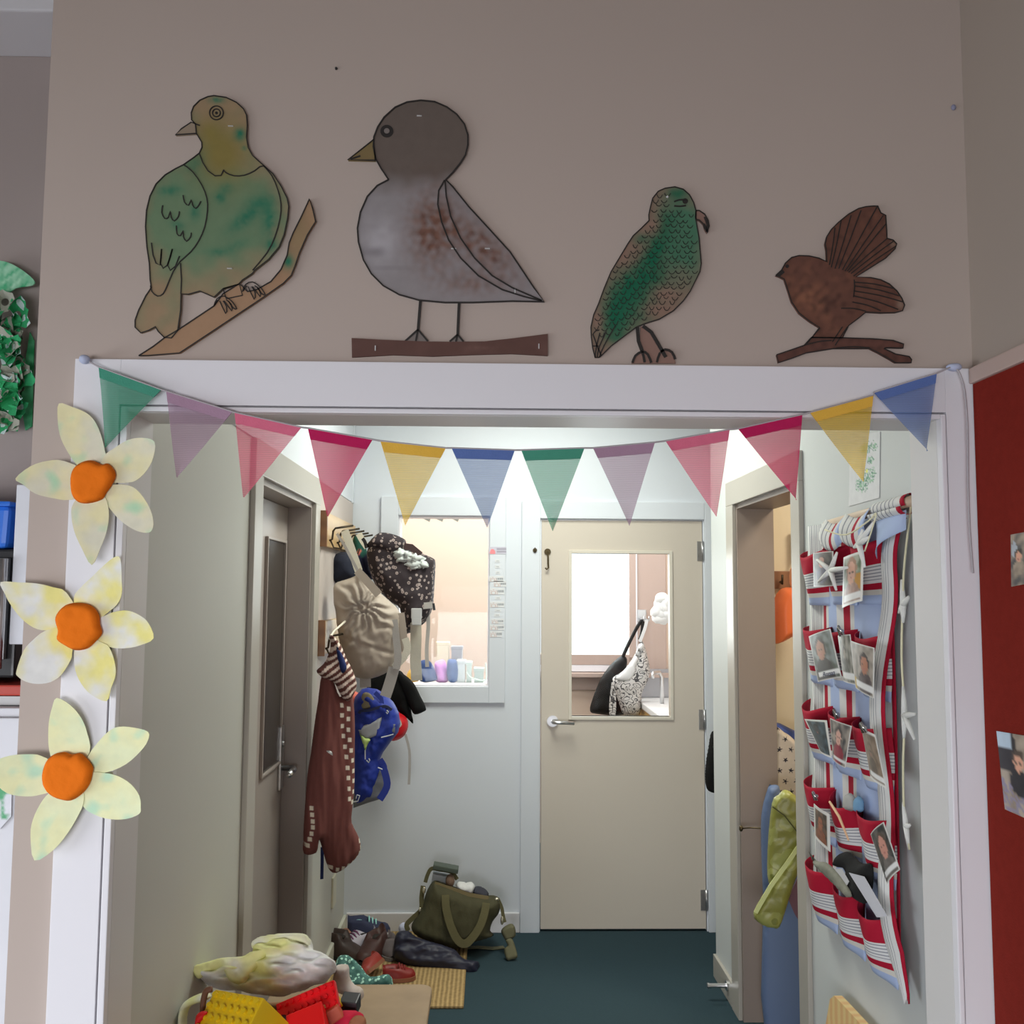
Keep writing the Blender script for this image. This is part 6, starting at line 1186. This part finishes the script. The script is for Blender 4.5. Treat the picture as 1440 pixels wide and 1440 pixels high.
# ================================================================== STORE ROOM THROUGH THE RIGHT DOORWAY
WSY = WE-.1
c = crop((980, 640), .2778)
PW = PY(WSY-.03)
t = thing('coat_rack', 'brown wooden hook rail high in the store room above the orange helmet', 'coat rack', PW(1102, 828))
MB().box(X2+.01, 1.62, WSY-.024, WSY, PW(1100, 828).z, PW(1100, 803).z, b=.003).build('back_board', mat_wood('brown_rail', A(110, 78, 56, .5), A(92, 62, 44, .5), 5, .5, 'X', 3), t)
q = PW(1098, 818); MB().tube([(q.x, WSY-.024, q.z), (q.x, WSY-.05, q.z-.01), (q.x, WSY-.055, q.z+.03)], .005, 8).build('hook', M_hook, t, True); MB().tube([(q.x+.12, WSY-.024, q.z), (q.x+.12, WSY-.05, q.z-.01), (q.x+.12, WSY-.055, q.z+.03)], .005, 8).build('hook', M_hook, t, True)
PR_ = PY(4.08)
t = thing('helmet', 'orange ridged plastic helmet hanging in the store room', 'helmet', PR_(1105, 905))
M_org = mat('orange_plastic', A(222, 92, 52, .55), .4, .05, 8)
MB().pillow(c([(380, 780), (395, 720), (430, 675), (500, 672), (560, 700), (580, 780), (560, 860), (500, 905), (440, 940), (395, 955), (385, 900)]), PR_, .09, .05, R=12, res=2.6).build('shell', M_org, t, True)
MB().pillow(c([(470, 580), (500, 565), (530, 548), (560, 580), (560, 690), (480, 680)]), PR_, .03, .02, res=2.6).build('strap', mat('pale_orange_plastic', A(205, 130, 100, .55), .5), t, True)
for a_, b_ in (((400, 860), (520, 735)), ((410, 900), (545, 800)), ((395, 800), (440, 700))): MB().tube([PR_(*p)+PR_.n*(.075 if i == 1 else .045) for i, p in enumerate(c([a_, ((a_[0]+b_[0])/2, (a_[1]+b_[1])/2-8), b_]))], .007, 8).build('ridge', M_org, t, True)
tag(MB().pillow(c([(495, 1035), (510, 1060), (530, 1100), (540, 1320), (500, 1310)]), PY(4.0), .04, .04, res=2.6).build('jacket', mat('black_fleece', (.022, .022, .022)), None, True), 'black coat edge hanging in the store room below the orange helmet', 'jacket')
tag(MB().board(c([(480, 380), (508, 385), (508, 500), (484, 560)]), PY(WSY-.02), .018, 0).build('wooden_shelf_edge', mat_wood('brown_rail', (.2, .1, .05), (.2, .1, .05))), 'dark wood upright high in the store room beside the door frame', 'shelf')
c = crop((980, 1000), .3055)
PBL = PY(4.06)
tag(MB().pillow(c([(340, 480), (340, 90), (365, 52), (430, 80), (495, 112), (540, 130), (540, 480)]), PBL, .05, .05, R=10, res=4).build('folding_mattress', mat('deep_blue_vinyl', A(44, 64, 128, .55), .5), None, True), 'deep blue padded mat standing behind the star print bag', 'mat')
def stars(x, y):
    X, Y = (x-980)/.3055, (y-1000)/.3055; w = (.62, .56, .50)
    gx, gy = 52, 48; j = math.floor(Y/gy); i = math.floor((X+(j % 2)*26)/gx); dx = X+(j % 2)*26-(i+.5)*gx; dy = Y-(j+.5)*gy; a_ = math.atan2(dy, dx)+j*.7+i; r_ = math.hypot(dx, dy); k = 13*(.55+.45*math.cos(5*a_))
    return (.03, .03, .05) if r_ < max(k, 6) else w
tag(MB().pillow(c([(345, 92), (400, 96), (455, 140), (468, 190), (472, 400), (430, 430), (345, 430)]), PY(3.98), .05, .05, R=8, res=1.0, col=stars).build('cushion', mat_paint('star_print_cotton', .9), None, True), 'cream cushion printed with black stars in the store room doorway', 'cushion')
tag(MB().pillow(c([(296, 480), (328, 350), (345, 340), (378, 345), (400, 400), (520, 440), (525, 1000), (525, 1470), (312, 1470), (305, 900), (298, 700)]), Plane((1.18, 3.72, 0), (-.35, -1, 0)), .03, .03, R=6, res=5).build('foam_panel', mat('pale_blue_vinyl', A(82, 98, 128, .66), .5, .06, 4), None, True), 'tall grey-blue padded panel standing just inside the store room', 'mat')
PGR = Plane((1.02, 3.52, 0), (-.25, -1, 0))
t = thing('leaf_print_bag', 'yellow-green leaf-print oilcloth bag hanging folded in the store room doorway', 'bag', PGR(1095, 1295))
M_leaf = mat_voronoi('olive_leaf_print', A(118, 118, 54, .72), A(134, 136, 74, .72), 17, .55, .4, A(104, 108, 48, .72))
MB().pillow(c([(345, 425), (375, 385), (402, 362), (440, 378), (500, 440), (508, 560), (470, 640), (380, 800), (330, 790), (325, 640)]), PGR, .03, .03, R=10, res=3, wr=.006).build('back_panel', M_leaf, t, True)
MB().pillow(c([(508, 530), (505, 620), (445, 780), (388, 960), (362, 985), (300, 970), (258, 918), (330, 790), (420, 660)]), PGR, .04, .03, R=10, res=3, wr=.005, off=.03).build('front_roll', M_leaf, t, True)
MB().strip([PGR(*p)+PGR.n*.066 for p in c([(268, 900), (335, 782), (430, 650), (508, 535)])], .014, .006, PGR.n).build('pale_edge', mat('lime_white_piping', A(172, 178, 120, .6), .5), t)
MB().strip([PGR(*p)+PGR.n*.035 for p in c([(345, 430), (400, 470), (470, 560)])], .004, .003, PGR.n).build('stitching', mat('dark_olive_thread', (.08, .08, .03), .8), t)
tag(MB().board(c([(420, 860), (520, 640), (540, 640), (540, 1070), (500, 1010), (450, 930)]), Plane((1.12, 3.62, 0), (-.3, -1, 0)), .012, 0, 4).build('towel', mat_ramp('striped_towel_x', [(0, A(96, 70, 80, .6)), (.5, A(170, 160, 160, .6))])), 'maroon and white fine-striped towel hanging under the green bag', 'towel')
# ================================================================== LIGHT
R = math.radians
def area(name, loc, rot, sx, sy, power, col=(1, 1, 1), spread=180):
    l = bpy.data.lights.new(name, 'AREA'); l.shape = 'RECTANGLE'; l.size = sx; l.size_y = sy; l.energy = power; l.color = col
    o = bpy.data.objects.new(name, l); o.location = loc; o.rotation_euler = rot; C.objects.link(o); l.spread = R(spread); return o
# daylight entering by the windows of the front room
area('window_light_left', (RX0+.10, .25, .95), (0, R(-45), 0), 1.5, 2.4, 72, (.86, .92, 1))
area('window_light_rear', (-1.05, RY0+.10, .95), (R(39), 0, 0), 2.6, 1.5, 148, (.93, .95, 1))
# hall ceiling panel
area('hall_ceiling_light', (.2, 3.85, CEIL-.03), (0, 0, 0), .6, .9, 31, (.97, 1.0, .90))
# store room lamp, bright far room
area('store_lamp', (1.9, 3.2, CEIL-.03), (0, 0, 0), .5, .5, 24, (1, .86, .66))
area('far_room_fill', (.1, 5.85, CEIL-.03), (0, 0, 0), 2.4, .8, 46, (1, .97, .93))  # unseen ceiling fill, added to brighten the far room
area('far_window_light', ((fx0+fx1)/2, BY1+.2, 1.8), (R(-90), 0, 0), .8, 1.0, 20, (1, 1, 1))
w = bpy.data.worlds.new('World'); bpy.context.scene.world = w; w.use_nodes = True
bg = w.node_tree.nodes['Background']; bg.inputs[0].default_value = (.97, .98, 1, 1); bg.inputs[1].default_value = 1.8
# ================================================================== CAMERA
cam = bpy.data.cameras.new('Camera'); co = bpy.data.objects.new('Camera', cam); C.objects.link(co)
cam.sensor_fit = 'HORIZONTAL'; cam.sensor_width = 36; cam.lens = 36*F/1440; cam.clip_start = .02; cam.clip_end = 60
from mathutils import Matrix
mt = Matrix((RT, UP, -FW)).transposed().to_4x4(); mt.translation = EYE; co.matrix_world = mt
sc = bpy.context.scene; sc.camera = co
vs = sc.view_settings; vs.view_transform = 'Standard'; vs.look = 'None'; vs.gamma = 1; vs.exposure = 0; vs.use_curve_mapping = False
